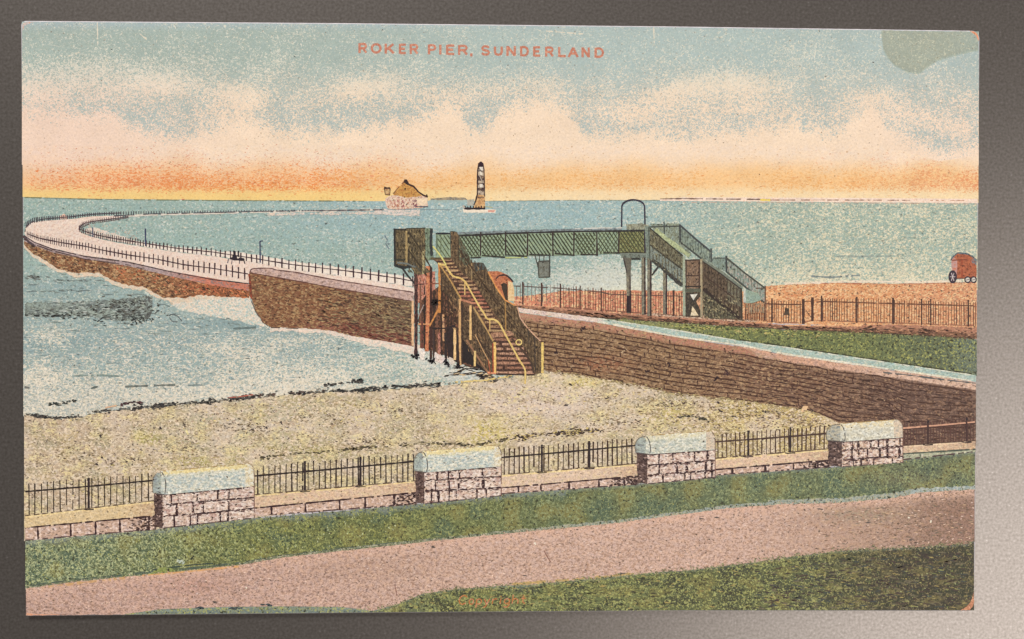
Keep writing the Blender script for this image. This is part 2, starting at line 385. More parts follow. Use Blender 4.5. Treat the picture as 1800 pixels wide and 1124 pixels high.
sea.dabs(650, lambda: (random.uniform(50, 760), random.uniform(560, 668)), None, (2, 6), (.8, 2.0), (0, .35), [(222, 220, 200), (206, 212, 196), (238, 226, 204)])
sea.dabs(240, lambda: (random.uniform(50, 700), random.uniform(460, 690)), None, (5, 16), (.8, 1.8), (-.02, .08), [(126, 146, 144), (134, 152, 150), (116, 138, 140)])
sea.dabs(420, lambda: (random.uniform(50, 780), random.uniform(575, 700)), None, (6, 22), (.9, 2.0), (-.02, .07), [(232, 222, 204), (214, 214, 198), (224, 218, 200), (160, 178, 172)])
sea.dabs(150, lambda: (random.uniform(50, 460), random.uniform(455, 590)), None, (8, 26), (1, 2.6), (0.02, .1), [(110, 128, 128), (196, 200, 186), (122, 140, 136)])
sea.dabs(160, lambda: (random.uniform(1180, 1700), random.uniform(380, 500)), None, (3, 12), (.8, 1.8), (-.2, .3), [(236, 224, 190), (226, 220, 190)])
for pts, c in (([(1426, 486), (1460, 488), (1512, 484)], (128, 140, 138)), ([(1470, 451), (1560, 451), (1584, 448)], (158, 168, 152)), ([(220, 680), (270, 678), (308, 677)], (120, 124, 112)),
               ([(130, 661), (180, 660), (215, 662)], (126, 146, 140)), ([(410, 578), (450, 576)], (100, 120, 120)), ([(160, 683), (172, 680)], (90, 100, 96)), ([(43, 681), (52, 682)], (110, 110, 106)), ([(330, 678), (356, 677)], (130, 146, 144))):
    sea.line(pts, 3, c, jit=.5, gap=.1, dk=.1)
sea.line([(676, 414), (681, 422), (678, 430), (684, 438)], 2, (110, 130, 140), gap=.3, jit=.6); sea.dabs(6, inblob(680, 430, 5, 8), (104, 120, 130), (3, 6), (1, 2), (.8, .5))
seao = sea.build('printed_sea', M_SEA, card)
rk = Part()
rk.band(44, 268, [(44, 533), (90, 532), (160, 529), (215, 526), (268, 520)], [(44, 557), (100, 556), (160, 556), (180, 560), (230, 566), (262, 560), (268, 548)],
        lambda x, y: (lerp((122, 132, 124), (98, 98, 90), sm(120, 250, x) + nz(x, y, 20)), (152, 168, 158), .42 + nz(x, y, 14, 2) * .5, .10 + .3 * nz(x, y, 12, 4)), 4, amp=2.0)
rk.dabs(170, inblob(200, 545, 90, 20), None, (3, 9), (1.2, 2.6), (0, .5), [(70, 68, 62), (92, 88, 78), (56, 56, 54)])
rk.dabs(90, inblob(110, 553, 80, 8), None, (3, 10), (1.2, 2.2), (0, .3), [(74, 74, 70), (96, 96, 88), (50, 50, 50)])
rk.dabs(50, inblob(240, 560, 30, 10), None, (3, 8), (1.2, 2.8), (.3, .6), [(46, 46, 46), (60, 64, 62)])
rk.dabs(24, inblob(60, 488, 22, 4), None, (4, 9), (1.4, 2.8), (0, .3), [(98, 96, 88), (110, 116, 110)])
rk.dabs(34, inblob(130, 494, 70, 3), None, (4, 9), (1, 2), (0.05, .2), [(120, 126, 118), (126, 142, 138)])
rk.dabs(24, inblob(110, 512, 60, 3), None, (5, 10), (1, 2), (0.0, .2), [(112, 124, 120), (120, 134, 130)])
rk.dabs(120, inblob(150, 545, 110, 16), None, (4, 12), (1, 2.2), (0.0, .25), [(176, 188, 178), (150, 162, 154), (196, 200, 186)])
rk.dabs(60, inblob(235, 540, 36, 22), None, (3, 8), (1, 2.4), (.4, .8), [(64, 64, 60), (110, 112, 102), (150, 158, 146)])
rk.line([(44, 554), (90, 556), (150, 555)], 2.4, (56, 56, 54), gap=.25, jit=.5)
rk.line([(171, 566), (180, 559), (195, 557)], 1.8, (50, 50, 50), gap=.1, jit=.5)
rk.curve([(297, 556), (302, 553), (312, 556), (320, 565)], 1.8, (88, 96, 98)); rk.curve([(298, 558), (303, 565), (312, 566)], 1.8, (100, 108, 108))
rk.line([(318, 570), (328, 577)], 1.6, (214, 208, 190))
rk.build('printed_rocks', M_SEA, seao)

# foam along the pier foot
fm = Part()
WB1 = [(42, 430), (57, 445), (82, 460), (100, 472), (130, 480), (175, 480), (195, 492), (225, 502), (252, 504), (270, 515), (287, 524), (325, 524), (350, 519), (390, 522), (437, 524)]
fm.band(42, 440, lambda x: ip(WB1, x) - 8, lambda x: ip(WB1, x) + 4 + 5 * (nz(x, 0, 25, 3) + .5) + (5 if x > 300 else 0), lambda x, y: ((236, 208, 180), (205, 205, 186), .3, -.3), 4, amp=1.5)
fm.rag([(437, 522), (449, 545), (461, 566), (475, 577), (450, 571), (380, 556), (330, 548), (300, 538), (330, 530), (380, 524)], (242, 222, 200), (180, 200, 192), .42, -.3, 2.5)
WB2 = [(440, 520), (450, 547), (462, 567), (475, 576), (525, 577), (580, 581), (615, 590), (650, 596), (687, 602), (735, 611), (800, 632)]
fm.band(475, 800, lambda x: ip(WB2, x) - 6, lambda x: ip(WB2, x) + 7 + 7 * sm(560, 700, x) + 5 * nz(x, 3, 22), lambda x, y: ((246, 220, 200), (214, 210, 194), .3 + .25 * sm(0, 16, y - ip(WB2, x)), -.3), 4, amp=1.5)
fm.rag([(735, 612), (770, 618), (800, 640), (860, 655), (850, 668), (790, 672), (745, 650), (728, 640)], (226, 220, 204), (176, 190, 184), .42, -.1, 2)
fm.build('foam', M_SEA, seao)

# distant coast
co = Part()
co.band(1160, 1718.6, [(1160, 350.5), (1200, 347), (1450, 348), (1600, 349), (1718, 350)], [(1160, 353.5), (1200, 353.5), (1720, 357.5)], lambda x, y: ((253, 226, 204), (240, 190, 160), .2 * nz(x, y, 30), -.3), 5)
co.line([(1160, 350), (1200, 349.5), (1343, 351)], 2.0, (122, 96, 84), gap=.22, jit=.6); co.line([(1352, 352), (1500, 352), (1600, 352.5)], 1.6, (150, 112, 96), gap=.35, jit=.6)
co.line([(1600, 352.5), (1700, 353)], 1.4, (200, 150, 124), gap=.5, jit=.6)
co.line([(1336, 351.5), (1354, 352)], 4, (246, 216, 110)); co.line([(1200, 356), (1500, 357), (1718, 359)], 1.3, (200, 170, 150), gap=.35)
co.build('distant_coast', M_LINE, card)
co = Part()
co.rag([(757, 349), (785, 347), (818, 348), (824, 354), (780, 355), (757, 353)], (168, 150, 122), (130, 124, 112), .5, 0, .8)
co.rag([(755, 352), (822, 352), (822, 356), (755, 357)], (160, 184, 180), None, 0, -.3, .6)
co.build('distant_coast', M_LINE, card)

# ---------------- pier
pier = bpy.data.objects.new('printed_pier', None); sc.collection.objects.link(pier); pier.parent = card
dk_ = Part()
FARB = [(44, 405), (47, 397), (57, 391), (80, 388), (117, 386), (162, 380), (212, 377), (262, 376), (350, 374), (450, 371), (500, 370), (675, 369)]
INN = [(212, 383), (190, 387), (160, 391), (145, 396), (139, 402), (144, 410), (162, 417), (200, 426), (250, 434), (312, 444), (375, 451), (445, 461), (510, 474), (609, 487), (697, 500), (730, 507)]
PAR = [(42, 415), (60, 426), (92, 437), (150, 450), (225, 460), (300, 477), (375, 490), (437, 500)]
outline = [(43, 409), (45, 402), (47, 397), (57, 391), (80, 388), (117, 386), (162, 381), (212, 379)] + INN[0:] + [(730, 520), (600, 500), (530, 486), (475, 474), (445, 474), (437, 498)] + PAR[::-1][1:-1] + [(46, 416)]
dk_.rag(outline, (243, 220, 202), (232, 196, 178), .18, -.22, .5, 8)
dk_.line([(212, 381), (262, 378), (350, 376), (450, 373), (560, 371), (675, 369), (735, 371)], 3.2, (226, 214, 198), gap=.1, jit=.4)
dk_.line([(470, 377), (560, 376), (640, 375), (735, 374)], 4.5, (236, 212, 194), gap=.15, jit=.5, B=(170, 186, 180), st=.45)
dk_.band(655, 738, [(655, 368), (738, 368)], [(655, 375), (690, 379), (738, 380)], lambda x, y: ((232, 212, 198), (158, 180, 178), .35, -.1), 4, amp=1)
dk_.band(150, 240, [(150, 402), (165, 400), (200, 411), (240, 424)], [(150, 410), (162, 415), (200, 424), (240, 431)], lambda x, y: ((238, 218, 200), (170, 188, 180), .2, -.3), 4, amp=1)
dk_.band(240, 728, [(240, 424), (312, 435), (400, 443), (437, 446), (510, 459), (609, 472), (697, 484), (728, 490)], [(240, 432), (312, 443), (400, 453), (445, 461), (510, 474), (609, 487), (697, 500), (728, 505)], lambda x, y: ((250, 232, 214), (226, 214, 198), .2, -.3), 5, amp=1.2)
dk_.rag([(104, 385), (107, 379), (112, 376), (117, 380), (118, 385)], (244, 200, 176), None, 0, -.3, .5, 4)
dk_.dabs(150, lambda: (random.uniform(60, 240), random.uniform(395, 425)), None, (1.5, 4), (.7, 1.4), (0, .6), [(218, 182, 162), (226, 196, 176)])
dk_.build('deck', M_LINE, pier)

wl = Part()
def wall1(x, y):
    A = lerp((124, 94, 66), (150, 90, 56), sm(270, 420, x)); B = lerp((196, 160, 116), (214, 130, 84), sm(260, 380, x))
    A = lerp(A, (206, 150, 96), blob(x, y, 222, 487, 30, 14)); A = lerp(A, (206, 118, 84), blob(x, y, 400, 497, 50, 9))
    A = lerp(A, (140, 82, 52), .5); return A, B, .26 + .3 * nz(x, y, 14, 7), .12 + .35 * nz(x, y, 11, 3)
wl.band(42.5, 438, [(42, 416), (60, 428), (92, 438), (150, 452), (225, 463), (300, 479), (375, 493), (438, 500)], WB1, wall1, 4, amp=1.3)
wl.dabs(420, inband(60, 436, [(42, 428), (150, 462), (225, 475), (437, 505)], WB1, 0, .95), None, (3, 7), (1, 2), (.3, .7), [(70, 52, 42), (94, 70, 52), (200, 160, 110), (168, 110, 76), (60, 48, 42)])
wl.dabs(80, inband(200, 436, [(200, 464), (300, 484), (437, 505)], WB1, 0, .8), None, (3, 7), (1, 2), (.3, .7), [(214, 128, 90), (196, 100, 66)])
wl.band(42.5, 437, PAR, [(42, 424), (60, 432), (92, 444), (150, 456), (225, 468), (300, 486), (375, 502), (437, 512)], lambda x, y: (lerp((176, 154, 150), (206, 124, 98), sm(270, 380, x)), (150, 128, 122), .25, -.1), 5)
wl.line([(42, 414), (60, 426), (92, 438), (150, 451), (225, 461), (300, 478), (375, 492), (437, 499)], 1.8, (64, 46, 50), jit=.3, gap=.04)
wl.line([(42, 421), (60, 430), (92, 441), (150, 456), (225, 466), (250, 473)], 1.6, (80, 58, 54), jit=.4, gap=.15)
wl.line([(40.8, 415), (50, 425), (62, 434)], 4, (86, 70, 72), dk=.2)
def wall2(x, y):
    A = lerp((126, 86, 58), (104, 80, 60), sm(560, 700, x)); B = lerp((176, 140, 98), (150, 128, 92), sm(560, 700, x))
    A = lerp(A, (132, 84, 58), .5 * (1 - sm(560, 720, x))); low = sm(-35, 0, y - ip(WB2, x)); A = lerp(A, (136, 82, 66), low * sm(480, 600, x))
    return A, B, .28 + .25 * nz(x, y, 16, 7), .06 + .3 * nz(x, y, 12, 3)
WT2 = [(439, 477), (442, 474), (475, 486), (537, 497), (600, 509), (650, 517), (727, 529)]
wl.band(438, 727, [(438, 482), (440, 477), (446, 474), (475, 484), (537, 495), (600, 507), (650, 515), (727, 529)], WB2, wall2, 4, amp=.8)
wl.dabs(700, inband(445, 722, [(440, 484), (475, 490), (600, 513), (725, 533)], WB2, 0, .97), None, (2.5, 6), (.9, 1.7), (.2, .5), [(70, 50, 40), (96, 72, 52), (190, 154, 108), (84, 60, 44), (164, 126, 86)])
wl.dabs(330, inband(560, 722, [(560, 505), (725, 535)], WB2, 0, .97), None, (6, 14), (1, 2), (.2, .12), [(62, 48, 40), (74, 54, 44), (160, 140, 100), (118, 78, 60)])
wl.dabs(90, inband(600, 722, [(560, 560), (725, 580)], WB2, 0, .97), None, (6, 16), (1, 2), (.18, .08), [(120, 62, 50), (86, 46, 40)])
wl.band(441, 727, [(441, 476), (447, 472), (475, 472), (487, 475), (550, 485), (605, 495), (650, 502), (727, 514)], [(441, 480), (475, 485.5), (537, 496.5), (600, 508.5), (650, 516.5), (727, 530)], lambda x, y: ((206, 174, 160), (170, 140, 128), .3, -.1), 5)
wl.curve([(439, 484), (440, 477), (446, 472.5), (475, 472), (487, 475), (520, 479), (550, 485), (605, 495), (650, 502), (726, 514)], 1.8, (96, 60, 56), jit=.3)
wl.line([(441, 480), (475, 486), (537, 497), (600, 509), (650, 517), (724, 530)], 1.8, (100, 64, 54), jit=.4, gap=.1)
wl.line([(438, 482), (440, 500), (442, 525)], 3.5, (150, 70, 48), B=(90, 50, 40), st=.4)
wl.line([(442, 530), (450, 549), (462, 567), (476, 576), (530, 578)], 1.6, (90, 70, 60), gap=.2)
wl.build('harbour_wall', M_STONE, pier, 'brown stone pier wall washed by waves')

def fence_run(p, base, hfun, spf, x0, x1, wd, col, rail=.5, rw=1.5, gap=0):
    x = x0; z = nextz()
    while x < x1:
        b = ip(base, x); h = hfun(x)
        p.line([(x + random.uniform(-.4, .4), b - h * random.uniform(.9, 1.05)), (x + random.uniform(-.4, .4), b)], wd(x) if callable(wd) else wd, col, z=z, res=6)
        x += spf(x) * random.uniform(.93, 1.07)
    xs = [x0 + (x1 - x0) * i / 40 for i in range(41)]
    p.line([(x, ip(base, x) - hfun(x) * rail) for x in xs], rw, col, jit=.35, gap=gap)
DK = (66, 42, 50)
nr = Part()
NB = [(47, 416), (70, 425), (112, 434), (150, 440), (175, 446), (225, 456), (275, 464), (325, 475), (375, 482), (437, 493)]
fence_run(nr, NB, lambda x: ip([(47, 10), (112, 13), (175, 14), (225, 15), (325, 18), (437, 22)], x), lambda x: ip([(47, 3), (112, 4.2), (175, 6.5), (250, 8), (437, 11)], x), 48, 436, lambda x: ip([(47, 1.1), (250, 2.0), (437, 2.4)], x), DK, .5, 1.7)
nr.build('near_railing', M_LINE, pier)
fr = Part()
FB = [(140, 408), (162, 417), (200, 425), (250, 433), (312, 443), (375, 450), (437, 460), (510, 474), (609, 486), (697, 499), (728, 505)]
fence_run(fr, FB, lambda x: ip([(140, 10), (200, 11), (312, 12), (437, 14), (510, 18), (697, 20)], x), lambda x: ip([(140, 3), (220, 4), (312, 7.6), (437, 9.5), (510, 12), (700, 15.5)], x), 141, 728, lambda x: ip([(140, 1.3), (312, 2), (700, 2.5)], x), DK, .5, 1.8)
# the far curve and the outer rail running out to sea
z = nextz()
for i in range(26):
    t = i / 25; q = [(139, 405), (139, 401), (145, 396), (160, 391), (190, 387), (225, 382)]
    x = 139 + (225 - 139) * t ** 1.3; b = ip([(139, 402), (145, 396), (160, 391), (190, 387), (225, 382)], x)
    fr.line([(x, b - 5), (x + .4, b + 2)], 1.3, (90, 70, 74), z=z)
fr.curve([(144, 410), (139, 403), (145, 395), (160, 390), (190, 386), (225, 381)], 1.6, (84, 62, 66), gap=.08)
fr.curve([(145, 406), (142, 402), (148, 398), (162, 393), (190, 389), (225, 383)], 1.2, (110, 86, 84), gap=.2)
z = nextz(); x = 46
OB = [(44, 409), (46, 400), (57, 392), (80, 388), (117, 385), (162, 380), (212, 377), (262, 376), (350, 374), (450, 372), (675, 370)]
while x < 560:
    b = ip(OB, x); h = ip([(46, 9), (100, 7), (212, 5), (350, 3.4), (560, 2)], x)
    fr.line([(x, b - h), (x + random.uniform(-.5, .5), b + .5)], ip([(46, 1.6), (350, 1.2), (560, 1)], x), (76, 66, 74), z=z); x += ip([(46, 3), (200, 4.2), (560, 5)], x) * random.uniform(.85, 1.15)
fr.curve([(44, 408), (47, 398), (57, 390), (80, 385), (117, 382), (162, 377), (212, 374.5)], 1.5, (74, 64, 72), gap=.12)
fr.line([(200, 380), (262, 376.5), (350, 374.5), (450, 372), (560, 370.5), (675, 369)], 1.7, (80, 76, 82), gap=.14, jit=.5)
fr.line([(675, 369), (738, 368.5), (812, 369)], 1.2, (130, 148, 152), gap=.2)
fr.build('far_railing', M_LINE, pier)
for pts, wd in (([(457.5, 462), (457, 424)], 2.2), ([(256, 433), (255.5, 402)], 2.2), ([(163.5, 417), (163, 400)], 1.8)):
    l = Part().line(pts, wd, (58, 62, 92), jit=.15)
    if pts[0][0] > 400: l.line([(457, 424.5), (462, 423.5)], 1.8, (58, 62, 92))
    l.build('lamp_post', M_LINE, pier)
hc = Part().line([(404, 454), (412, 456), (430, 457)], 4.5, (48, 38, 46), jit=.3).rag([(408, 452), (411, 447), (417, 450), (417, 458), (408, 457)], (50, 40, 46), amp=.7, step=3)
hc.line([(412, 452), (411.5, 441)], 3.4, (42, 36, 46)).line([(419, 452), (419, 441)], 3.2, (42, 36, 46)).line([(420, 454), (428, 455), (430.5, 464)], 2, (60, 50, 56)).line([(402, 455), (400, 463)], 1.6, (120, 110, 116)).line([(421, 457), (421, 464)], 1.6, (70, 60, 66)).line([(408, 458), (407, 465)], 1.4, (110, 100, 108))
hc.build('horse_cart', M_LINE, pier)

# ---------------- house and lighthouse on the horizon
ho = Part()
ho.rag([(677, 349), (690, 343), (745, 345), (752, 349), (752, 362), (740, 366), (700, 369), (680, 367)], (236, 208, 182), (196, 140, 120), .3, .0, 1, 5)
ho.rag([(691, 343), (702, 329), (712, 320), (724, 328), (742, 345), (715, 348)], (212, 158, 84), (176, 116, 60), .4, .08, .8, 4)
ho.rag([(728, 350), (752, 348), (752, 356), (742, 363), (736, 358)], (250, 222, 188), None, 0, -.3, .7, 4)
ho.line([(691, 341), (702, 328), (711, 319)], 1.7, (140, 90, 56), gap=.1); ho.line([(711, 318), (717, 324), (727, 328), (736, 338), (745, 344), (752, 346)], 2.8, (66, 44, 40)); ho.line([(751, 347), (750, 342)], 2, (66, 44, 40))
ho.rag([(709, 320), (711, 316), (715, 316), (719, 323), (716, 326)], (58, 38, 36), amp=.5, step=3)
ho.line([(730, 363.5), (752, 363.5)], 1.6, (60, 74, 96))
ho.dabs(46, lambda: (random.uniform(680, 732), random.uniform(351, 364)), None, (2, 5), (1, 2.2), (1.5, .5), [(166, 92, 96), (190, 120, 90), (140, 80, 90), (214, 160, 110)])
ho.dabs(14, lambda: (random.uniform(724, 733), random.uniform(353, 363)), (120, 70, 84), (3, 5), (1, 1.8), (1.5, .3))
ho.rag([(676, 331), (685, 331), (686, 342), (677, 343)], (216, 180, 128), (170, 120, 80), .3, .1, .4, 4)
ho.rag([(674.5, 333), (676, 328), (681, 329.5), (685, 329), (686.5, 333), (681, 332)], (60, 40, 36), amp=.5, step=3)
ho.line([(676, 331), (677, 342), (685, 343), (686, 331)], 1.4, (96, 66, 50))
ho.build('printed_pier_house', M_LINE, card)
lh = Part()
lh.rag([(838.5, 350), (840, 295), (842, 288), (845, 285), (849, 288), (851, 296), (852, 350)], (206, 186, 160), (120, 96, 80), .3, 0, .4, 5)
lh.rag([(836, 356), (839, 343), (852, 343), (853, 366), (832, 366)], (226, 180, 122), (190, 138, 92), .4, .05, .4, 4)
lh.line([(832, 364), (836, 354), (839, 342), (839.5, 300), (842, 288), (845, 285)], 2.4, (58, 38, 40)); lh.line([(845, 285), (849, 288), (850.8, 298), (851.8, 330), (852, 346)], 1.8, (64, 44, 46))
lh.rag([(840, 293), (843, 286), (846, 284), (850, 288), (850.5, 293), (845, 294)], (54, 32, 40), amp=.4, step=3)
for y0, y1, c in ((300, 302, 0), (309, 318, 1), (322, 326, 0), (330, 336, 0), (346.5, 348, 0)): lh.rag([(840, y0), (851, y0), (851, y1), (840, y1)], (74, 54, 52), (150, 124, 100), .2, amp=.7, step=3)
for y in (297, 305, 327): lh.rag([(843, y - 3), (848, y - 3), (848.5, y + 3), (843, y + 3)], (236, 224, 206), None, 0, -.3, .4, 3)
lh.line([(843, 309), (847, 318)], 1.4, (210, 190, 170)); lh.dabs(2, lambda: (843.5, 341), (60, 40, 40), (2, 2.5), (2, 2.4)); lh.line([(840, 293), (848, 304)], 1.2, (74, 54, 52))
lho = lh.build('printed_lighthouse', M_LINE, card)
lp = Part().rag([(814, 368), (872, 369), (871, 374.5), (815, 374)], (250, 232, 208), None, 0, -.3, .5, 5).rag([(858, 370), (871, 370), (868, 373.5), (858, 373)], (226, 160, 140), amp=.5)
lp.line([(816, 367), (853, 367)], 3.6, (44, 34, 38))
for i in range(8): lp.line([(817.5 + i * 4.8, 367), (817.5 + i * 4.8, 362 + (i % 2))], 2, (54, 42, 44))
lp.line([(852, 363), (872, 366)], 1.2, (180, 176, 120)); lp.line([(812, 356), (816, 366)], 3, (190, 178, 164), gap=.1); lp.line([(866, 366), (880, 365)], 2.4, (176, 190, 190)).rag([(820, 352), (833, 350), (833, 362), (822, 362)], (182, 176, 160), None, .0, 0, 1)
lp.build('platform', M_LINE, lho)

# ---------------- beach at the right with fence
sd = Part()
def sand(x, y):
    A = lerp((214, 136, 106), (224, 158, 108), sm(1150, 1380, x)); A = lerp(A, (214, 148, 108), sm(1500, 1700, x))
    return A, (246, 202, 152), .28 + .25 * nz(x, y * 1.5, 22, 4), .0 + .15 * nz(x, y, 14, 2)
sd.band(903, 1350, [(903, 522), (940, 519), (985, 512), (1060, 511), (1100, 510), (1150, 511), (1200, 512), (1350, 512)], [(903, 541), (989, 548), (1100, 560), (1350, 575)], sand, 5, amp=1)
sd.band(1346, 1717, [(1346, 503), (1380, 501), (1450, 498), (1520, 498), (1580, 500), (1660, 497), (1717, 497)], [(1346, 568), (1450, 572), (1570, 575), (1717, 580)], sand, 5, amp=.6)
sd.line([(1400, 500), (1470, 498), (1560, 500), (1716, 497)], 1.6, (178, 110, 84), gap=.15, jit=.5)
sd.line([(1380, 499), (1500, 495), (1620, 496), (1690, 494)], 3.4, (242, 222, 196), gap=.12, jit=.5)
sd.dabs(170, lambda: (random.uniform(1350, 1715), random.uniform(501, 526)), None, (4, 10), (1, 1.8), (-.4, .4), [(190, 110, 76), (244, 200, 150), (206, 128, 88)])
sd.rag([(1345, 566), (1300, 560), (1250, 553), (1200, 556), (1160, 551), (1120, 552), (1090, 558), (1200, 565)], (218, 186, 158), (150, 110, 84), .4, .1, 1)
sd.build('printed_sand', M_GROUND, card)

bm = Part()
bm.rag([(1672, 457), (1683, 446), (1700, 446), (1716.5, 455), (1716.5, 489), (1680, 489), (1673, 483)], (184, 104, 70), (146, 78, 54), .4, .05, .5, 5)
bm.rag([(1672, 457), (1676, 452), (1683, 458), (1682, 488), (1673, 482)], (196, 150, 140), (206, 120, 90), .3, 0, .4, 5)
bm.line([(1671, 458), (1675, 452), (1683, 445), (1700, 446.5), (1709, 451), (1716.5, 458)], 2.6, (104, 116, 122), B=(60, 56, 60), st=.4); bm.line([(1691, 457), (1691, 489)], 2.4, (150, 70, 46), gap=.1); bm.line([(1673, 458), (1690, 457), (1700, 456)], 1.6, (120, 62, 46)); bm.line([(1680, 490), (1716, 489)], 1.6, (110, 60, 44))
bm.rag([(1708, 455), (1716.5, 457), (1716.5, 466), (1708, 464)], (110, 124, 128), (190, 96, 60), .4, 0, .5)
bmo = bm.build('printed_bathing_machine', M_LINE, card)
for cx, cy, rx, ry in ((1674.5, 487, 6.5, 10.5), (1701, 492, 5, 5), (1711.5, 492, 4.6, 5)):
    wh = Part().rag([(cx + rx * math.cos(a / 8 * math.pi), cy + ry * math.sin(a / 8 * math.pi)) for a in range(16)], (214, 204, 190) if rx < 6 else (74, 58, 66), None, 0, -.2, .3, 9)
    ring = [(cx + rx * math.cos(a / 8 * math.pi), cy + ry * math.sin(a / 8 * math.pi)) for a in range(17)]
    wh.line(ring, 2.2, (56, 50, 60), res=9)
    if rx > 6:
        for a in range(6): wh.line([(cx, cy), (cx + rx * .7 * math.cos(a * 1.05), cy + ry * .75 * math.sin(a * 1.05))], 1.1, (214, 200, 196))
    else: wh.line([(cx - 3, cy + 1), (cx + 3, cy - 1)], 1.4, (120, 110, 110))
    wh.build('wheel', M_LINE, bmo)

# low brown wall under the fence, the far lawn
lw = Part()
LWT = [(909, 537), (989, 541), (1100, 552), (1200, 559), (1300, 566), (1380, 571), (1450, 573), (1570, 571), (1717, 576)]
LWB = [(909, 541), (989, 552), (1060, 561), (1100, 562), (1200, 569), (1300, 575), (1380, 580), (1450, 583), (1570, 588), (1717, 597)]
lw.band(907, 1717, LWT, LWB, lambda x, y: (lerp((176, 122, 96), (112, 78, 58), sm(-4, 5, y - (ip(LWT, x) + ip(LWB, x)) / 2)), (198, 146, 112), .2, .12 + .3 * nz(x, y, 12)), 4, amp=.8)
lw.dabs(330, inband(1000, 1715, LWT, LWB, .3, .95), None, (5, 14), (1.2, 2.4), (.1, .15), [(74, 50, 40), (96, 66, 50), (60, 44, 36), (140, 98, 72)])
lw.line([(x, ip(LWB, x) - 1) for x in range(1000, 1716, 12)], 1.8, (72, 54, 42), gap=.2, jit=.5)
lw.line([(1490, 586), (1560, 590), (1640, 595), (1716, 599)], 3, (238, 202, 162), jit=.4); lw.line([(1380, 572), (1450, 573), (1520, 573)], 2.2, (236, 180, 130), gap=.2)
lw.build('printed_low_wall', M_STONE, card)
CT = [(909, 541), (1056, 560), (1189, 580), (1300, 599), (1380, 610), (1520, 631), (1717, 660)]
CBm = [(913, 549), (1056, 568), (1189, 593), (1300, 608), (1380, 624), (1520, 644), (1717, 672)]
fl = Part()
def lawn_fn(x, y):
    A = lerp((136, 136, 90), (112, 120, 74), sm(1150, 1300, x)); A = lerp(A, (102, 110, 80), sm(1500, 1650, x)); A = lerp(A, (120, 132, 116), .6 * sm(1640, 1717, x))
    return A, (168, 168, 96), .12 + .3 * nz(x, y, 20, 3), .10 + .25 * nz(x, y, 15, 5)
fl.band(1050, 1717, LWB, lambda x: ip(CT, x) + 2, lawn_fn, 5, amp=.7)
fl.dabs(180, inband(1180, 1500, [(1180, 570), (1500, 588)], [(1180, 576), (1500, 600)]), None, (3, 8), (1, 2), (0, .5), [(176, 176, 96), (196, 176, 110), (90, 98, 54)])
fl.line([(x, ip(CT, x) - 1.5) for x in range(1300, 1716, 12)], 2, (66, 66, 44), gap=.15, jit=.5)
edge(fl, LWB, 240, [(120, 122, 70), (150, 140, 96), (100, 88, 62)], 1.4, x0=1090)
fl.build('printed_far_lawn', M_GRASS, card)

# picket fence
pf = Part()
FT = [(905, 498), (985, 502), (1080, 511), (1200, 514), (1290, 520), (1347, 528), (1380, 529), (1412, 529), (1444, 523), (1500, 525), (1570, 527), (1717, 531)]
FBt = [(905, 533), (989, 541), (1100, 550), (1200, 556), (1300, 562), (1380, 568), (1412, 569), (1428, 564), (1450, 565), (1570, 569), (1717, 574)]
z = nextz(); x = 986
while x < 1716:
    if not (1412 < x < 1443) and not (1232 < x < 1306):
        t, b = ip(FT, x), ip(FBt, x); pf.line([(x, t + random.uniform(-1.5, 2.5)), (x + random.uniform(-.6, .6), b)], random.uniform(.9, 1.7), random.choice([(104, 66, 50), (84, 54, 46), (124, 78, 56)]), z=z, res=9)
    x += random.uniform(3.4, 5.4)
z = nextz(); x = 908
while x < 986: pf.line([(x, ip(FT, x)), (x, ip(FBt, x) - 6)], 1.1, (120, 100, 92), z=z, gap=.1); x += 6.6
pf.line([(x, ip(FT, x) + (5 if x < 1060 else 7)) for x in list(range(903, 1200, 12)) + [1206]], 1.6, (92, 70, 64), jit=.4, gap=.06)
pf.line([(x, ip(FT, x) + 6.5) for x in range(1345, 1412, 8)], 2, (96, 60, 44)); pf.line([(x, ip(FT, x) + 7) for x in range(1430, 1717, 10)], 2.2, (104, 66, 48), jit=.4, gap=.04)
pf.line([(x, ip(FBt, x) - 1) for x in list(range(990, 1232, 10))], 2.2, (130, 84, 66), jit=.5, gap=.15); pf.line([(x, ip(FBt, x) - 1) for x in list(range(1345, 1716, 10))], 1.8, (150, 98, 74), jit=.5, gap=.15)
for x, wd in ((919, 2.6), (952, 3), (985, 2.4), (1020, 2), (1057, 2), (1184, 3.4), (1357, 3.2), (1412, 5), (1428, 5), (1444, 3), (1506, 3), (1570, 3.4), (1620, 2.4), (1636, 2.6), (1702, 3)):
    pf.line([(x, ip(FT, x) - 3), (x, ip(FBt, x) + 1)], wd, (78, 54, 46), jit=.2)
pf.line([(1414, 530), (1428, 530)], 1.6, (90, 60, 48)); pf.line([(1417, 546), (1427, 560)], 1.4, (100, 70, 52)); pf.line([(1432, 528), (1443, 527)], 1.4, (110, 74, 56))
pf.rag([(1380, 541), (1387, 543), (1388, 556), (1379, 554)], (86, 70, 56), None, .0, .1, 1.4, 4)
pf.build('printed_picket_fence', M_LINE, card)

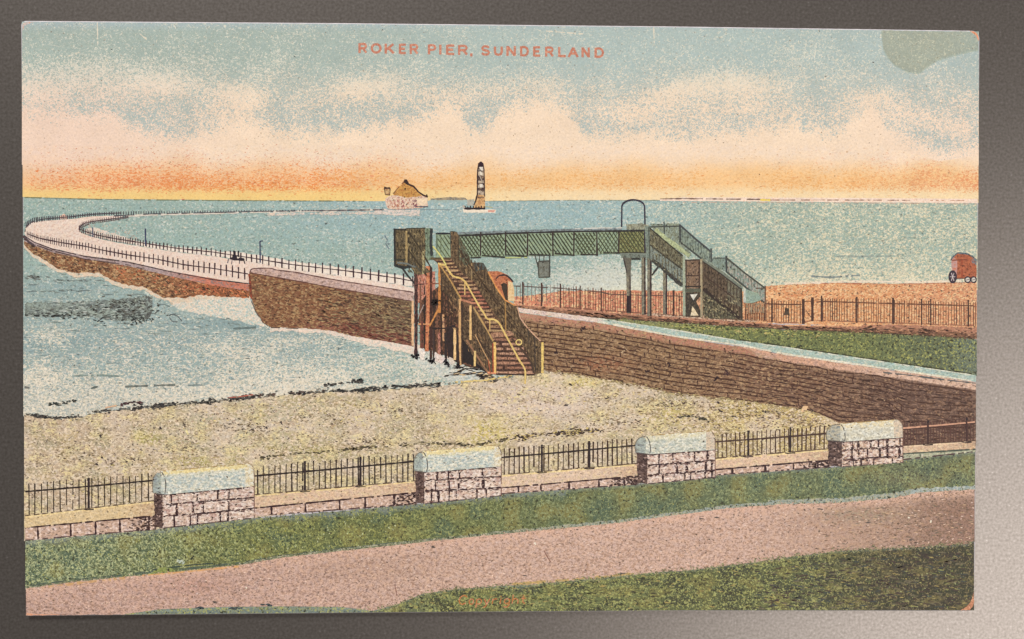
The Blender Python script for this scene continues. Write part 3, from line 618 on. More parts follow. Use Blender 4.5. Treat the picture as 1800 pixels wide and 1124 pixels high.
# ---------------- main sea wall with coping
sw = Part()
RT = [(905, 548), (1056, 568), (1189, 593), (1300, 608), (1380, 637), (1520, 658), (1717, 687)]
SWT = [(905, 549), (1000, 562), (1056, 568), (1189, 593), (1300, 610), (1380, 625), (1520, 645), (1717, 673)]
SWB = [(905, 648), (958, 653), (1000, 658), (1111, 676), (1189, 693), (1234, 698), (1300, 706), (1358, 713), (1402, 719), (1440, 729), (1475, 745), (1560, 752), (1590, 792), (1717, 784)]
def sw_fn(x, y):
    A = lerp((136, 104, 74), (126, 92, 70), sm(1150, 1350, x)); A = lerp(A, (100, 74, 62), sm(1400, 1620, x))
    d = y - ip(SWT, x); A = lerp((184, 128, 104) if x < 1330 else (206, 168, 146), A, sm(8, 16, d))
    B = lerp((176, 142, 106), (140, 108, 88), sm(1350, 1600, x))
    A = lerp(A, (150, 86, 62), .6 * blob(x, y, 1060, 640, 50, 14))
    return A, B, .30 + .26 * nz(x, y, 22, 2), .0 + .25 * nz(x, y, 14, 6)
sw.band(905, 1715.5, SWT, SWB, sw_fn, 5, amp=.5)
ROWS = 11
for j in range(1, ROWS + 1):
    f = (j / (ROWS + .6)) ** 1.0
    pts = [(x, ip(SWT, x) + 6 + (ip(SWB, x) - ip(SWT, x) - 6) * f + nz(x, j * 50, 40) * 3) for x in range(925, 1715, 9)]
    sw.line(pts, 1.9, (76, 48, 36), jit=.6, gap=.09 if j > 1 else .04, amp=.35)
    z = nextz(); x = 935 + random.uniform(0, 20)
    while x < 1700:
        t, b = ip(SWT, x) + 6, ip(SWB, x); y0 = t + (b - t) * f; h = (b - t) / (ROWS + .6)
        if random.random() < .42: sw.line([(x, y0 - h * .9), (x + 1, y0)], 1.8, (76, 50, 42), z=z, res=4, jit=.5)
        x += random.uniform(20, 42) * (1 + .25 * sm(1200, 1600, x))
sw.dabs(1500, inband(925, 1713, [(925, 560), (1300, 622), (1717, 692)], SWB, 0, .98), None, (2.5, 6), (1, 2.2), (.22, .5), [(96, 68, 52), (172, 138, 104), (112, 80, 62), (158, 120, 92), (140, 104, 78), (84, 58, 46)])
sw.dabs(330, inband(1350, 1713, [(1300, 628), (1717, 692)], SWB, .05, .98), None, (8, 22), (1, 2), (.16, .12), [(66, 44, 38), (84, 58, 48), (132, 100, 80)])
for x, y, r in ((1178, 640, 5), (1278, 655, 4), (1136, 653, 4), (1025, 578, 4), (1260, 665, 3), (978, 620, 3)): sw.dabs(5, inblob(x, y, r, r), (56, 38, 40), (4, 7), (2, 3), (0, 1))
sw.line([(992, 602), (992, 611), (974, 608)], 1.5, (84, 60, 44)); sw.line([(1273, 660), (1275, 652), (1281, 660)], 1.8, (80, 52, 50)); sw.dabs(8, inblob(1096, 620, 6, 6), (206, 176, 140), (2, 5), (1, 2), (0.8, .3))
sw.line([(x, ip(SWB, x)) for x in range(958, 1240, 9)], 2, (96, 66, 52), gap=.3, jit=.6)
swo = sw.build('printed_sea_wall', M_STONE, card)
cp = Part()
cp.band(905, 1715.5, CT, CBm, lambda x, y: (lerp((236, 214, 196), (166, 192, 182), sm(1052, 1068, x)), lerp((220, 190, 176), (204, 208, 186), sm(1052, 1068, x)), .2 + .3 * nz(x, y, 18), -.2), 4, amp=.6)
cp.line([(x, ip(CBm, x) - 1.2) for x in range(1050, 1716, 9)], 3, (232, 222, 198), jit=.4, gap=.06)
cp.line([(x, ip(CT, x) + .8) for x in range(1050, 1716, 9)], 1.8, (222, 220, 200), jit=.5, gap=.2)
cp.band(1290, 1715.5, lambda x: ip(CBm, x) + .5, lambda x: ip(CBm, x) + ip([(1290, 1), (1380, 12), (1717, 14)], x), lambda x, y: (lerp((216, 168, 140), (220, 184, 160), sm(1400, 1600, x)), (178, 140, 120), .25, -.05), 5, amp=.8)
cp.line([(1552, 655), (1600, 660), (1660, 668), (1715, 674)], 2.2, (92, 92, 90), gap=.2, jit=.6)
cp.build('coping', M_STONE, swo)

# ---------------- beach in front
BB = [(41, 951), (276, 931), (441, 911), (730, 880), (1140, 848), (1455, 820), (1590, 800), (1717, 790)]
def beach_fn(x, y):
    A = lerp((196, 172, 144), (194, 176, 144), sm(100, 400, x)); A = lerp(A, (172, 160, 126), .75 * sm(-.05, .3, nz(x, y * 2.0, 48, 31))); n1 = nz(x, y * 1.8, 34, 1); n2 = nz(x, y * 1.4, 26, 5)
    A = lerp(A, (224, 202, 188), 1.0 * blob(x, y, 950, 705, 150, 42) + .4 * blob(x, y, 950, 760, 60, 20))
    A = lerp(A, (196, 188, 158), .8 * blob(x, y, 420, 745, 110, 40))
    A = lerp(A, (200, 180, 128), sm(.08, .35, n1) * .45 * (1 - .5 * blob(x, y, 950, 700, 110, 40)))
    A = lerp(A, (176, 164, 80), .8 * blob(x, y, 255, 775, 30, 16) + .7 * blob(x, y, 370, 812, 60, 8) + .4 * blob(x, y, 560, 790, 100, 10))
    A = lerp(A, (212, 192, 104), .9 * blob(x, y, 850, 760, 60, 22) + .8 * blob(x, y, 1010, 672, 60, 10) + .6 * blob(x, y, 1200, 730, 110, 20))
    A = lerp(A, (188, 162, 98), .75 * sm(1150, 1350, x) + .3 * blob(x, y, 1300, 730, 90, 20))
    A = lerp(A, (150, 140, 112), .6 * blob(x, y, 1180, 700, 70, 8))
    A = lerp(A, (164, 142, 108), .7 * sm(.12, .4, nz(x, y * 2.2, 30, 61)))
    A = lerp(A, (216, 194, 172), .7 * sm(.05, .35, nz(x, y * 1.8, 60, 44)))
    B = lerp((240, 218, 190), (240, 220, 168), sm(0, .3, n2))
    return A, B, .36 + .22 * n2, -.10 + .2 * nz(x, y, 16, 8) + .10 * (1 - sm(900, 1000, x)) * sm(.0, .4, nz(x, y, 70, 12)) + .08 * sm(1150, 1300, x)
def beach_top(x):
    if x < 905: return ip(SH, x)
    return ip(SWB, x) - 1 if x > 958 else ip([(905, 655), (958, 652)], x)
be = Part().band(42.5, 1600, beach_top, lambda x: ip(BB, x), beach_fn, 5, amp=.8)
BTc = [(42, 742), (165, 732), (400, 712), (770, 690), (900, 672), (1000, 664), (1189, 700), (1300, 710), (1400, 725), (1460, 745)]
be.dabs(900, inband(44, 1450, BTc, [(44, 900), (272, 830), (441, 812), (745, 790), (880, 780), (1127, 765), (1457, 745)]), None, (2, 5), (.9, 2.0), (0, .5), [(120, 96, 84), (88, 72, 70), (150, 124, 100), (104, 84, 72)])
be.dabs(700, inband(44, 1450, BTc, [(44, 900), (272, 830), (441, 812), (745, 790), (880, 780), (1127, 765), (1457, 745)]), None, (3, 8), (1.1, 2.2), (0, .4), [(168, 142, 110), (150, 128, 96), (178, 160, 104), (140, 118, 94)])
be.dabs(1300, inband(44, 1450, BTc, [(44, 900), (272, 830), (441, 812), (745, 790), (880, 780), (1127, 765), (1457, 745)]), None, (2, 6), (1.0, 2.2), (0, .5), [(244, 222, 192), (236, 206, 176), (240, 216, 150), (196, 166, 140), (176, 150, 124)])
be.dabs(300, inband(1040, 1460, [(1040, 668), (1189, 700), (1300, 712), (1460, 745)], [(1040, 760), (1457, 750)]), None, (3, 8), (1.2, 2.4), (0, .4), [(96, 74, 62), (142, 116, 80), (224, 198, 140), (120, 96, 70)])
# dark tide wrack along the water edge
def wrack(pts, amp_, nn, cols, sz=(3, 9)):
    cl_ = [random.uniform(pts[0][0], pts[-1][0]) for _ in range(max(3, nn // 9))]
    be.dabs(nn, lambda: (lambda x: (x, ip(pts, x) + random.gauss(0, amp_)))(max(pts[0][0], min(pts[-1][0], random.choice(cl_) + random.gauss(0, 7)))), None, sz, (1.4, 3.4), (-.08, .3), cols)
    be.dabs(nn // 2, lambda: (lambda x: (x, ip(pts, x) + random.gauss(0, amp_ * .5)))(random.uniform(pts[0][0], pts[-1][0])), None, sz, (1.2, 2.4), (-.08, .2), cols)
DC = [(44, 44, 46), (62, 58, 56), (84, 78, 72)]
wrack([(44, 727), (60, 731), (80, 734), (110, 735), (143, 732)], 1.4, 70, DC)
wrack([(88, 712), (110, 709), (132, 705)], 1.5, 26, [(66, 72, 66), (50, 54, 52)])
wrack([(166, 724), (200, 721), (250, 717), (300, 712), (350, 708), (400, 703), (450, 698)], 2.2, 190, DC)
wrack([(214, 711), (235, 707), (262, 709)], 1, 26, [(90, 60, 62), (66, 52, 54)])
wrack([(395, 702), (440, 696), (500, 693), (570, 689)], 1.6, 70, [(96, 74, 66), (60, 56, 54)])
wrack([(570, 688), (640, 686), (700, 680), (772, 676)], 2.0, 130, DC, (4, 12))
wrack([(572, 679), (600, 673), (636, 670)], 2.2, 34, DC, (4, 10))
wrack([(785, 645), (850, 650), (868, 655)], 2.0, 26, DC, (6, 14)); wrack([(785, 660), (830, 656), (870, 668)], 3.6, 60, [(60, 52, 48), (224, 196, 150), (70, 60, 54)], (6, 18))
be.line([(395, 700), (425, 697), (445, 694)], 1.8, (196, 110, 90), gap=.2); be.line([(185, 717), (205, 713)], 2.4, (232, 188, 150))
be.line([(800, 672), (850, 669), (900, 661)], 3, (238, 208, 130), gap=.15, jit=.5)
wrack([(460, 806), (520, 797), (570, 795), (640, 787), (760, 779), (830, 783), (890, 773)], 2.0, 150, [(96, 84, 64), (70, 62, 50), (130, 116, 80)], (3, 9))
wrack([(890, 774), (940, 766), (980, 762), (1060, 757)], 3.4, 120, [(84, 66, 56), (60, 50, 46), (216, 190, 120)], (3, 8))
wrack([(1195, 733), (1215, 731), (1245, 741)], 1.6, 26, [(84, 78, 62), (60, 58, 52)])
for x, y in ((178, 767), (282, 753), (323, 748), (178, 805), (236, 807), (445, 757), (468, 751), (495, 743), (1262, 708), (1266, 724), (1292, 732), (1345, 725), (996, 713), (1068, 701), (170, 817), (1003, 676), (1413, 715), (1428, 723)):
    be.dabs(3, inblob(x, y, 3, 2), (62, 50, 52), (4, 8), (1.6, 2.8), (.4, .5))
be.rag([(1408, 722), (1412, 715), (1420, 714), (1417, 721), (1412, 726)], (236, 196, 150), amp=.8, step=4); be.rag([(1420, 730), (1427, 726), (1433, 732), (1426, 736)], (236, 206, 140), amp=.8, step=4)
be.line([(322, 742), (326, 754)], 1.7, (110, 100, 80)); be.line([(327, 756), (331, 764)], 3, (244, 224, 160))
for x, y, rx, ry, n_ in ((440, 752, 40, 12, 40), (560, 735, 60, 10, 30), (330, 790, 60, 14, 36), (120, 800, 50, 20, 30), (700, 720, 50, 10, 30), (1080, 742, 60, 8, 34), (1180, 712, 60, 8, 40), (1330, 728, 60, 8, 34), (640, 776, 60, 8, 36), (210, 812, 60, 8, 30)):
    be.dabs(n_, inblob(x, y, rx, ry), None, (2.5, 7), (1.2, 2.4), (.0, .5), [(92, 76, 62), (120, 100, 78), (138, 118, 84), (76, 64, 56)])
edge(be, [(x, y - 2) for x, y in SH], 260, [(120, 116, 104), (150, 140, 120), (206, 196, 174), (90, 88, 82)], 3.0, (2, 7), (1, 2.4), (-.05, .3))
edge(be, SWB, 260, [(176, 152, 106), (148, 124, 90), (196, 176, 122), (118, 94, 70)], 2.0, (3, 7), (1.2, 2.4), (.15, .4), 960, 1440)
beo = be.build('printed_beach', M_GROUND, card)

# ---------------- hut behind the stairs
hu = Part()
hu.rag([(856, 478), (866, 477), (880, 478), (893, 484), (901, 495), (903, 528), (890, 530), (870, 505)], (206, 130, 90), (170, 94, 62), .4, 0, .6, 5)
hu.rag([(893, 494), (901, 497), (904, 510), (905, 530), (893, 529)], (238, 206, 158), (226, 180, 120), .3, -.2, .5, 5)
hu.rag([(880, 500), (886, 497), (892, 500), (893, 528), (889, 529)], (72, 56, 44), None, 0, .1, .5, 4)
hu.curve([(872, 490), (878, 485), (888, 484), (896, 489), (902, 496)], 2.6, (56, 46, 48)); hu.line([(862, 485), (880, 486)], 1.4, (150, 80, 56))
hu.build('printed_hut', M_LINE, card)

# ---------------- footbridge
fb = bpy.data.objects.new('printed_footbridge', None); sc.collection.objects.link(fb); fb.parent = card
# posts and shadowed timber under the landing
sp = Part()
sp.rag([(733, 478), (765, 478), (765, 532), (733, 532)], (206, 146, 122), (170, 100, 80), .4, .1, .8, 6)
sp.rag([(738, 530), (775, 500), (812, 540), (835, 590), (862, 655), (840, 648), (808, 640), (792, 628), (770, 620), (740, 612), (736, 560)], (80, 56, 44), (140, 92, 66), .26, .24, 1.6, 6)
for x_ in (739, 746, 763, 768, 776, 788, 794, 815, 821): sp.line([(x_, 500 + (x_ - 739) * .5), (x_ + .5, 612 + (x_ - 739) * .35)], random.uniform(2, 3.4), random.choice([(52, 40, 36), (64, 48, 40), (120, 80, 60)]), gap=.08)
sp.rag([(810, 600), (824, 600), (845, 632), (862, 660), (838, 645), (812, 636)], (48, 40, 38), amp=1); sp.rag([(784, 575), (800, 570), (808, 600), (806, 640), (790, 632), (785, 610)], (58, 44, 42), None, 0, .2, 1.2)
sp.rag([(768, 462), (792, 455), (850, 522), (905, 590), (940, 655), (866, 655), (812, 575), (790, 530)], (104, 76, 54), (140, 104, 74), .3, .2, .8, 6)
sp.line([(731, 476), (731.5, 560), (731, 624)], 6.5, (62, 42, 42), B=(110, 70, 60), st=.3)
sp.line([(725.5, 529), (725.5, 608)], 4.2, (238, 190, 144)); sp.line([(752, 468), (752.5, 540), (750, 618)], 6, (214, 140, 96), B=(180, 100, 70), st=.35); sp.line([(757.5, 470), (757.5, 632)], 4, (72, 46, 40), gap=.06)
sp.line([(772.5, 462), (772.5, 550)], 4.2, (204, 134, 72)); sp.line([(776.5, 466), (776.5, 560)], 3, (60, 44, 36)); sp.line([(771, 543), (755, 574)], 3, (206, 138, 76))
sp.line([(779, 553), (780, 600)], 3.8, (216, 166, 118), B=(150, 110, 90), st=.3); sp.line([(783, 585), (784, 640)], 4.4, (56, 46, 44)); sp.line([(772, 585), (772, 624)], 4, (206, 140, 118), B=(130, 80, 70), st=.4)
sp.line([(760, 577.5), (782, 577.5)], 2.4, (50, 40, 38)); sp.line([(735, 570), (755, 570)], 2.4, (228, 160, 110)); sp.line([(736, 585), (752, 585)], 2, (120, 70, 56), gap=.2); sp.line([(762, 580), (762, 632)], 3, (74, 56, 52)); sp.line([(745, 536), (736, 556)], 1.6, (170, 150, 140)); sp.line([(733, 499), (752, 499)], 1.6, (150, 84, 70)); sp.line([(757, 498.5), (772, 498.5)], 1.6, (130, 70, 50), gap=.2); sp.line([(742, 560), (742, 614)], 3, (110, 60, 50), gap=.2)
sp.line([(799.5, 577), (799.5, 633)], 4.4, (242, 200, 142)); sp.line([(804.5, 590), (805, 642)], 4, (58, 46, 42))
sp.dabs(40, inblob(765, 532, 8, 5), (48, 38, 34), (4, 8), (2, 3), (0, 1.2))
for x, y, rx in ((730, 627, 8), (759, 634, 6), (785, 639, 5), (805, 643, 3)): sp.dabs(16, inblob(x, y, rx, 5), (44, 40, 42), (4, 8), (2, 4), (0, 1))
sp.rag([(735, 614), (742, 613), (748, 620), (744, 635), (737, 628)], (240, 226, 212), amp=1, step=4); sp.rag([(764, 620), (775, 625), (782, 630), (776, 640), (765, 634)], (236, 216, 204), amp=1, step=4); sp.rag([(790, 628), (797, 630), (799, 640), (790, 642)], (226, 212, 196), amp=1, step=4)
sp.line([(707, 471), (716, 484), (728, 498)], 3, (58, 56, 54))
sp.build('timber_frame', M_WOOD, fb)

lt = Part()
lt.rag([(693, 402.5), (748, 401.5), (748, 470), (757, 478), (752, 480), (740, 484), (730, 482), (722, 471), (694, 469)], (96, 82, 60), (134, 114, 80), .3, .2, .6, 6)
lt.rag([(747, 401), (760, 401), (762, 455), (748, 460)], (140, 156, 126), (106, 120, 92), .3, 0, .5, 6)
z = nextz()
for i in range(11): lt.line([(696 + i * 4.7, 404), (696 + i * 4.7, 464)], 1.2, (78, 68, 48), z=z, gap=.12, jit=.5)
for pts, wd, c in (([(693.5, 402), (694, 468)], 3.2, (48, 46, 46)), ([(694, 403.5), (714, 404.5)], 2.6, (52, 50, 46)), ([(714, 402), (748, 401.5)], 2, (70, 66, 54)), ([(694, 467), (710, 471), (724, 468)], 5, (50, 52, 52)), ([(695, 457), (714, 457)], 3.4, (62, 60, 50)),
                   ([(714.5, 406), (714.5, 462)], 3.4, (166, 140, 92)), ([(718, 408), (737, 435), (757, 470)], 2.6, (66, 56, 42)), ([(718, 440), (740, 470), (750, 485)], 2.6, (66, 56, 42)), ([(718, 408), (718, 465)], 1.8, (60, 50, 40)),
                   ([(744, 442), (744, 482)], 3.4, (180, 164, 118)), ([(758.5, 402), (757, 428), (759, 450)], 4.6, (58, 60, 56)), ([(752, 402), (752, 450)], 1.4, (96, 108, 84)), ([(696, 438), (714, 440)], 1.6, (74, 62, 44)), ([(728, 484), (734, 500), (746, 500)], 1.6, (84, 60, 50)), ([(726, 462), (740, 478)], 2.4, (84, 80, 70))):
    lt.line(pts, wd, c)
lt.dabs(120, lambda: (random.uniform(716, 748), random.uniform(405, 478)), None, (3, 8), (.9, 1.6), (1.2, .5), [(80, 68, 46), (158, 138, 96), (64, 54, 42)])
lt.line([(698, 462), (716, 464), (730, 470)], 3, (116, 120, 110))
lt.build('landing_tower', M_WOOD, fb)

sp2 = Part()
sp2.poly([(766, 411), (803, 413), (900, 409), (1000, 407), (1136, 405), (1136, 446), (1049, 447), (1007, 449), (928, 450.5), (888, 451.5), (845, 452), (790, 453), (766, 453)], (158, 176, 138), (134, 158, 138), .35, -.05)
sp2.poly([(1088, 406), (1134, 406), (1134, 445), (1088, 445)], (150, 152, 98), (112, 106, 64), .4, .05)
PXS = [803, 845, 888.5, 927.5, 971.5, 1009, 1049, 1088, 1133]
def diag(x0, x1, dirn, wd, col, spc):
    z = nextz(); yt = lambda x: ip([(766, 413), (803, 415), (1133, 407)], x); yb = lambda x: ip([(766, 452), (845, 451), (928, 449), (1133, 445)], x)
    k = 0.62
    s0 = x0 - 30
    while s0 < x1 + 30:
        a, b = (s0, s0 + 25 * 1.0) if dirn > 0 else (s0 + 25, s0)
        # clip against the panel
        pts = []
        for t in [i / 12 for i in range(13)]:
            x = a + (b - a) * t; 
            if x0 <= x <= x1: pts.append((x, yt(x) + (yb(x) - yt(x)) * t))
        if len(pts) > 1: sp2.line([pts[0], pts[-1]], wd, col, z=z, jit=.3, res=8)
        s0 += spc * random.uniform(.93, 1.07)
for i in range(8):
    a, b = PXS[i], PXS[i + 1]
    diag(a + 1, b - 1, 1, 2.3 if i not in (6, 7) else 1.8, (64, 66, 44), 6.2)
    if i in (0, 1, 5, 6, 7): diag(a + 1, b - 1, -1, 1.3, (84, 88, 56), 7.0)
diag(768, 791, 1, 2.0, (84, 90, 58), 7)
sp2.line([(766, 411), (792, 411)], 3.2, (46, 46, 50)); sp2.line([(768, 411), (768, 440)], 2, (96, 110, 88)); sp2.line([(775, 412), (775, 445)], 1.8, (110, 122, 92))
sp2.line([(803, 410.5), (900, 407.5), (970, 405), (1093, 403)], 3.8, (136, 150, 152), B=(100, 108, 108), st=.4, jit=.3); sp2.line([(803, 415), (900, 410.5), (1000, 407.5), (1136, 406)], 3.0, (54, 50, 48), jit=.25)
sp2.line([(1010, 402.5), (1060, 401), (1093, 401)], 2.2, (212, 208, 196), gap=.15)
for a, b, y0, y1 in ((827, 845, 453.5, 452.5), (847, 888, 449.5, 452.5), (890, 927, 448.5, 451), (905, 927, 449.5, 451), (930, 968, 448, 449), (975, 1008, 446, 449), (1020, 1048, 447.5, 448), (1060, 1136, 445, 445)): sp2.line([(a, y0), (b, y1)], 2.6, (60, 56, 48), jit=.3, gap=.04)
for i, x in enumerate(PXS[1:]): sp2.line([(x, 408), (x + (i % 2) - .5, 450 if i < 6 else 446)], 2.8, (62, 50, 46), jit=.2)
sp2.line([(1088, 420), (1120, 440)], 1.8, (96, 88, 54), gap=.1); sp2.line([(1090, 447), (1146, 447)], 3, (140, 148, 130)); sp2.line([(888, 453.5), (927, 453)], 2, (196, 204, 130), gap=.2)
sp2.rag([(790.5, 407), (796, 406), (800, 407), (804, 410), (805, 455), (793, 455), (791, 430)], (92, 104, 98), (70, 78, 72), .4, .05, .4, 6); sp2.line([(798, 408), (798, 454)], 1.6, (160, 168, 158)); sp2.line([(793, 407), (793, 454)], 1.8, (60, 64, 62))
sp2.build('lattice_span', M_LINE, fb)

# beach staircase
st_ = Part()
scr = [(792, 407), (803, 408), (814, 430), (825, 452), (829, 462), (850, 462), (858, 478), (872, 503), (890, 530), (910, 540), (920, 567), (943, 592), (952, 606), (954, 655), (940, 659), (930, 640), (920, 610), (892, 584), (865, 544), (846, 522), (820, 494), (792, 456)]
st_.rag(scr, (98, 78, 56), (134, 108, 76), .3, .22, .6, 6)
st_.rag([(806, 418), (826, 452), (828, 462), (818, 470), (804, 450)], (108, 112, 86), (84, 80, 60), .4, .0, .6)
st_.rag([(832, 463), (850, 462), (855, 474), (836, 478)], (84, 90, 84), (66, 60, 54), .4, 0, .6)
z = nextz()
for i in range(26):
    x = 800 + i * 5.8; top = ip([(792, 408), (803, 410), (825, 452), (850, 464), (872, 503), (890, 530), (910, 542), (943, 594), (952, 608)], x); bt = ip([(792, 456), (820, 494), (846, 522), (865, 544), (892, 584), (920, 610), (940, 655)], x)
    st_.line([(x, top + 2), (x, min(bt, top + 60 + 10 * (i % 3)))], 1.4, (76, 58, 42), z=z, gap=.12, jit=.5)
st_.dabs(260, lambda: (lambda x: (x, random.uniform(ip([(800, 415), (825, 455), (858, 480), (890, 532), (943, 596)], x), ip([(800, 462), (846, 520), (892, 582), (940, 650)], x))))(random.uniform(805, 945)), None, (3, 8), (1, 2), (1.1, .4), [(70, 52, 38), (150, 122, 84), (90, 70, 50), (60, 46, 38)])
st_.line([(808, 440), (850, 500), (890, 560), (925, 600)], 2.2, (74, 56, 40), gap=.1); st_.line([(850, 500), (900, 560)], 1.6, (60, 46, 36), gap=.15)
st_.line([(888, 530), (889, 580)], 2.2, (170, 128, 72)); st_.line([(829, 463), (829, 498)], 1.8, (160, 132, 90), gap=.1)
# treads
LE = [(453, 757), (463, 770), (486, 792), (505, 802), (525, 810), (527, 822), (542, 836), (562, 850), (583, 858), (597, 866), (602, 871), (658, 872)]
RE = [(453, 792), (480, 812), (497, 835), (523, 850), (535, 858), (562, 872), (583, 892), (595, 907), (617, 925), (650, 938), (658, 941)]
st_.poly([(x, y) for y, x in LE] + [(x, y) for y, x in RE[::-1]], (74, 50, 42), (110, 76, 58), .2, .1)
z = nextz(); y = 457.0
while y < 656:
    a, b = ip(LE, y) + 1, ip(RE, y) - 1; hh = 3.2 if y < 540 else 4.0
    c = random.choice([(186, 150, 108), (170, 130, 94), (196, 156, 118)]) if y < 590 else random.choice([(196, 150, 120), (182, 132, 104), (160, 112, 88)])
    if 512 < y < 545: c = (176, 110, 86)
    st_.line([(a, y), ((a + b) / 2, y + .4), (b, y)], hh, c, z=z, jit=.35, gap=.05, B=(110, 76, 56), st=.25)
    y += ip([(450, 6.2), (550, 6.6), (600, 8.3), (656, 8.3)], y)
st_.rag([(862, 586), (898, 582), (905, 590), (866, 594)], (186, 140, 108), (140, 96, 74), .4, 0, .6)
# boarded left flanks
st_.rag([(773, 466), (783, 478), (812, 528), (836, 590), (830, 600), (812, 598), (810, 545), (777, 510)], (106, 84, 60), (76, 58, 44), .4, .2, .8)
st_.rag([(832, 540), (866, 600), (870, 655), (862, 660), (840, 640), (812, 592), (812, 560), (826, 545)], (108, 86, 62), (80, 62, 46), .35, .2, .8)
z = nextz()
for i in range(14):
    x = 776 + i * 6.4; t = ip([(773, 470), (812, 532), (832, 545), (866, 602)], x); b = ip([(773, 540), (812, 580), (840, 636), (866, 655)], x)
    st_.line([(x, t + 3), (x, b)], 1.6, (72, 54, 40), z=z, gap=.14, jit=.5)
st_.dabs(130, lambda: (lambda x: (x, random.uniform(ip([(776, 490), (812, 540), (866, 610)], x), ip([(776, 560), (840, 636), (866, 650)], x))))(random.uniform(777, 866)), None, (3, 8), (1, 2), (1.0, .5), [(66, 48, 36), (156, 120, 82), (90, 66, 48)])
for pts, wd, c in (([(772, 464), (792, 494), (811, 527)], 2.6, (190, 148, 88)), ([(832, 540), (850, 570), (867, 600)], 2.8, (190, 152, 96)), ([(820, 598), (845, 636), (861, 660)], 3, (150, 108, 78)), ([(834, 586), (850, 610), (866, 634)], 2.2, (70, 52, 42)),
                   ([(835, 588), (849, 616), (862, 640)], 1.6, (206, 160, 110)), ([(808, 526), (808.5, 600), (810, 642)], 3.8, (216, 170, 116)), ([(812, 533), (812, 640)], 2.6, (66, 50, 44)), ([(827, 537), (827, 598)], 3.6, (240, 196, 132)), ([(831, 540), (831, 590)], 1.8, (74, 56, 44)), ([(835, 617), (834.5, 644)], 3.8, (240, 204, 134)),
                   ([(810, 527), (830, 533), (850, 533)], 3.4, (190, 128, 98)), ([(869.5, 602), (870, 656)], 4.6, (244, 200, 120)), ([(866.5, 604), (867, 656)], 2, (160, 62, 44)), ([(857, 655), (872, 657)], 3, (226, 150, 110)), ([(858, 632), (862, 656)], 2, (170, 90, 60)), ([(872, 658), (940, 659)], 2.4, (64, 46, 40)), ([(953.5, 602), (953.5, 656)], 4.2, (240, 206, 122)), ([(757, 455), (792, 456)], 3, (96, 80, 54)), ([(900, 596), (922, 620), (935, 640), (938, 656)], 3.4, (78, 60, 48))):
    st_.line(pts, wd, c)
st_.line([(909, 540), (915, 560), (925, 574), (940, 590), (950, 600)], 1.8, (220, 172, 140)); st_.line([(858, 478), (872, 505), (888, 528), (905, 537)], 2.6, (232, 160, 92)); st_.line([(940, 594), (941, 654)], 1.6, (70, 60, 54), gap=.1); st_.line([(928, 572), (930, 612)], 1.4, (74, 64, 54), gap=.15)
st_.build('beach_staircase', M_WOOD, fb)
hr = Part()
YL = (240, 208, 128)
for pts in ([(770, 463), (777, 466), (783, 467), (790, 478), (797, 486), (808, 489), (817, 495), (824, 506), (830, 517), (842, 538), (850, 550), (857, 561), (868, 562), (877, 568), (885, 582), (893, 597), (903, 615), (912, 632), (922, 648), (923.5, 660), (923, 675)],):
    hr.curve(pts, 3.0, YL, jit=.12, B=(224, 180, 104), st=.3)
hr.curve([(761, 433), (770, 444), (777, 454), (784, 466)], 2.6, (222, 214, 130), jit=.2)
hr.line([(817, 495), (817, 519)], 2.0, (224, 184, 112)); hr.line([(861, 563), (861, 580)], 2.0, (224, 184, 112))
ring = [(912 + 5 * math.cos(a / 7 * math.pi), 602 + 4.6 * math.sin(a / 7 * math.pi)) for a in range(15)]
hr.line(ring, 2.2, YL, res=9, jit=.1)
hr.build('handrail', M_LINE, fb)
hs = Part().rag([(946, 460), (966, 459), (966, 487), (947, 488)], (134, 136, 120), (106, 104, 90), .4, .0, .5, 5)
for pts, wd in (([(946, 461), (947, 488), (966, 487)], 2), ([(966, 449), (966, 487)], 2.6), ([(940, 448), (946, 470)], 2), ([(948, 450), (948, 460)], 1.4), ([(956, 449), (956, 460)], 1.4), ([(946, 460), (966, 459)], 2.2)): hs.line(pts, wd, (76, 74, 66))
hs.build('hanging_board', M_LINE, fb)
ar = Part().line([(1092.6, 399), (1093, 364)] + [(1093 + 20 * (1 - math.cos(a)), 364 - 12.5 * math.sin(a)) for a in [i * math.pi / 16 for i in range(1, 16)]] + [(1133, 364), (1133.8, 400), (1134, 443)], 2.6, (54, 44, 62), jit=.12, res=12)
ar.build('lamp_arch', M_LINE, fb)
# far staircase
fs_ = Part()
fs_.rag([(1100, 396), (1128, 393), (1142, 397), (1142, 404), (1101, 404)], (160, 160, 136), (120, 116, 96), .4, 0, 1)
for pts, wd, tp in (([(1104, 452), (1105, 500), (1105, 551)], 8, (1.1, .8)), ([(1131, 452), (1131.5, 553)], 7, None), ([(1141.5, 448), (1141.5, 556)], 7.5, None), ([(1169, 466), (1169, 553)], 7.5, None)):
    fs_.line(pts, wd, (112, 104, 90), B=(146, 138, 112), st=.35, jit=.08, taper=tp)
    fs_.line([(x + wd * .32, y) for x, y in pts], 2.6, (62, 46, 46), jit=.3)
fs_.poly([(1095, 453), (1110, 453), (1108, 488), (1101, 480)], (104, 98, 84)); fs_.line([(1096, 454), (1102, 480)], 2, (64, 52, 50))
fs_.line([(1092, 450), (1145, 451)], 6, (126, 134, 116), B=(90, 92, 78), st=.3); fs_.line([(1110, 455.5), (1126, 455.5)], 2.6, (58, 56, 50)); fs_.line([(1146, 484), (1151, 477), (1158, 468)], 2.8, (64, 58, 56)); fs_.line([(1104, 520), (1103.5, 550)], 5, (52, 40, 42))
fs_.poly([(1133, 398), (1143, 398), (1145, 455), (1136, 455)], (134, 146, 128), (110, 118, 100), .3)
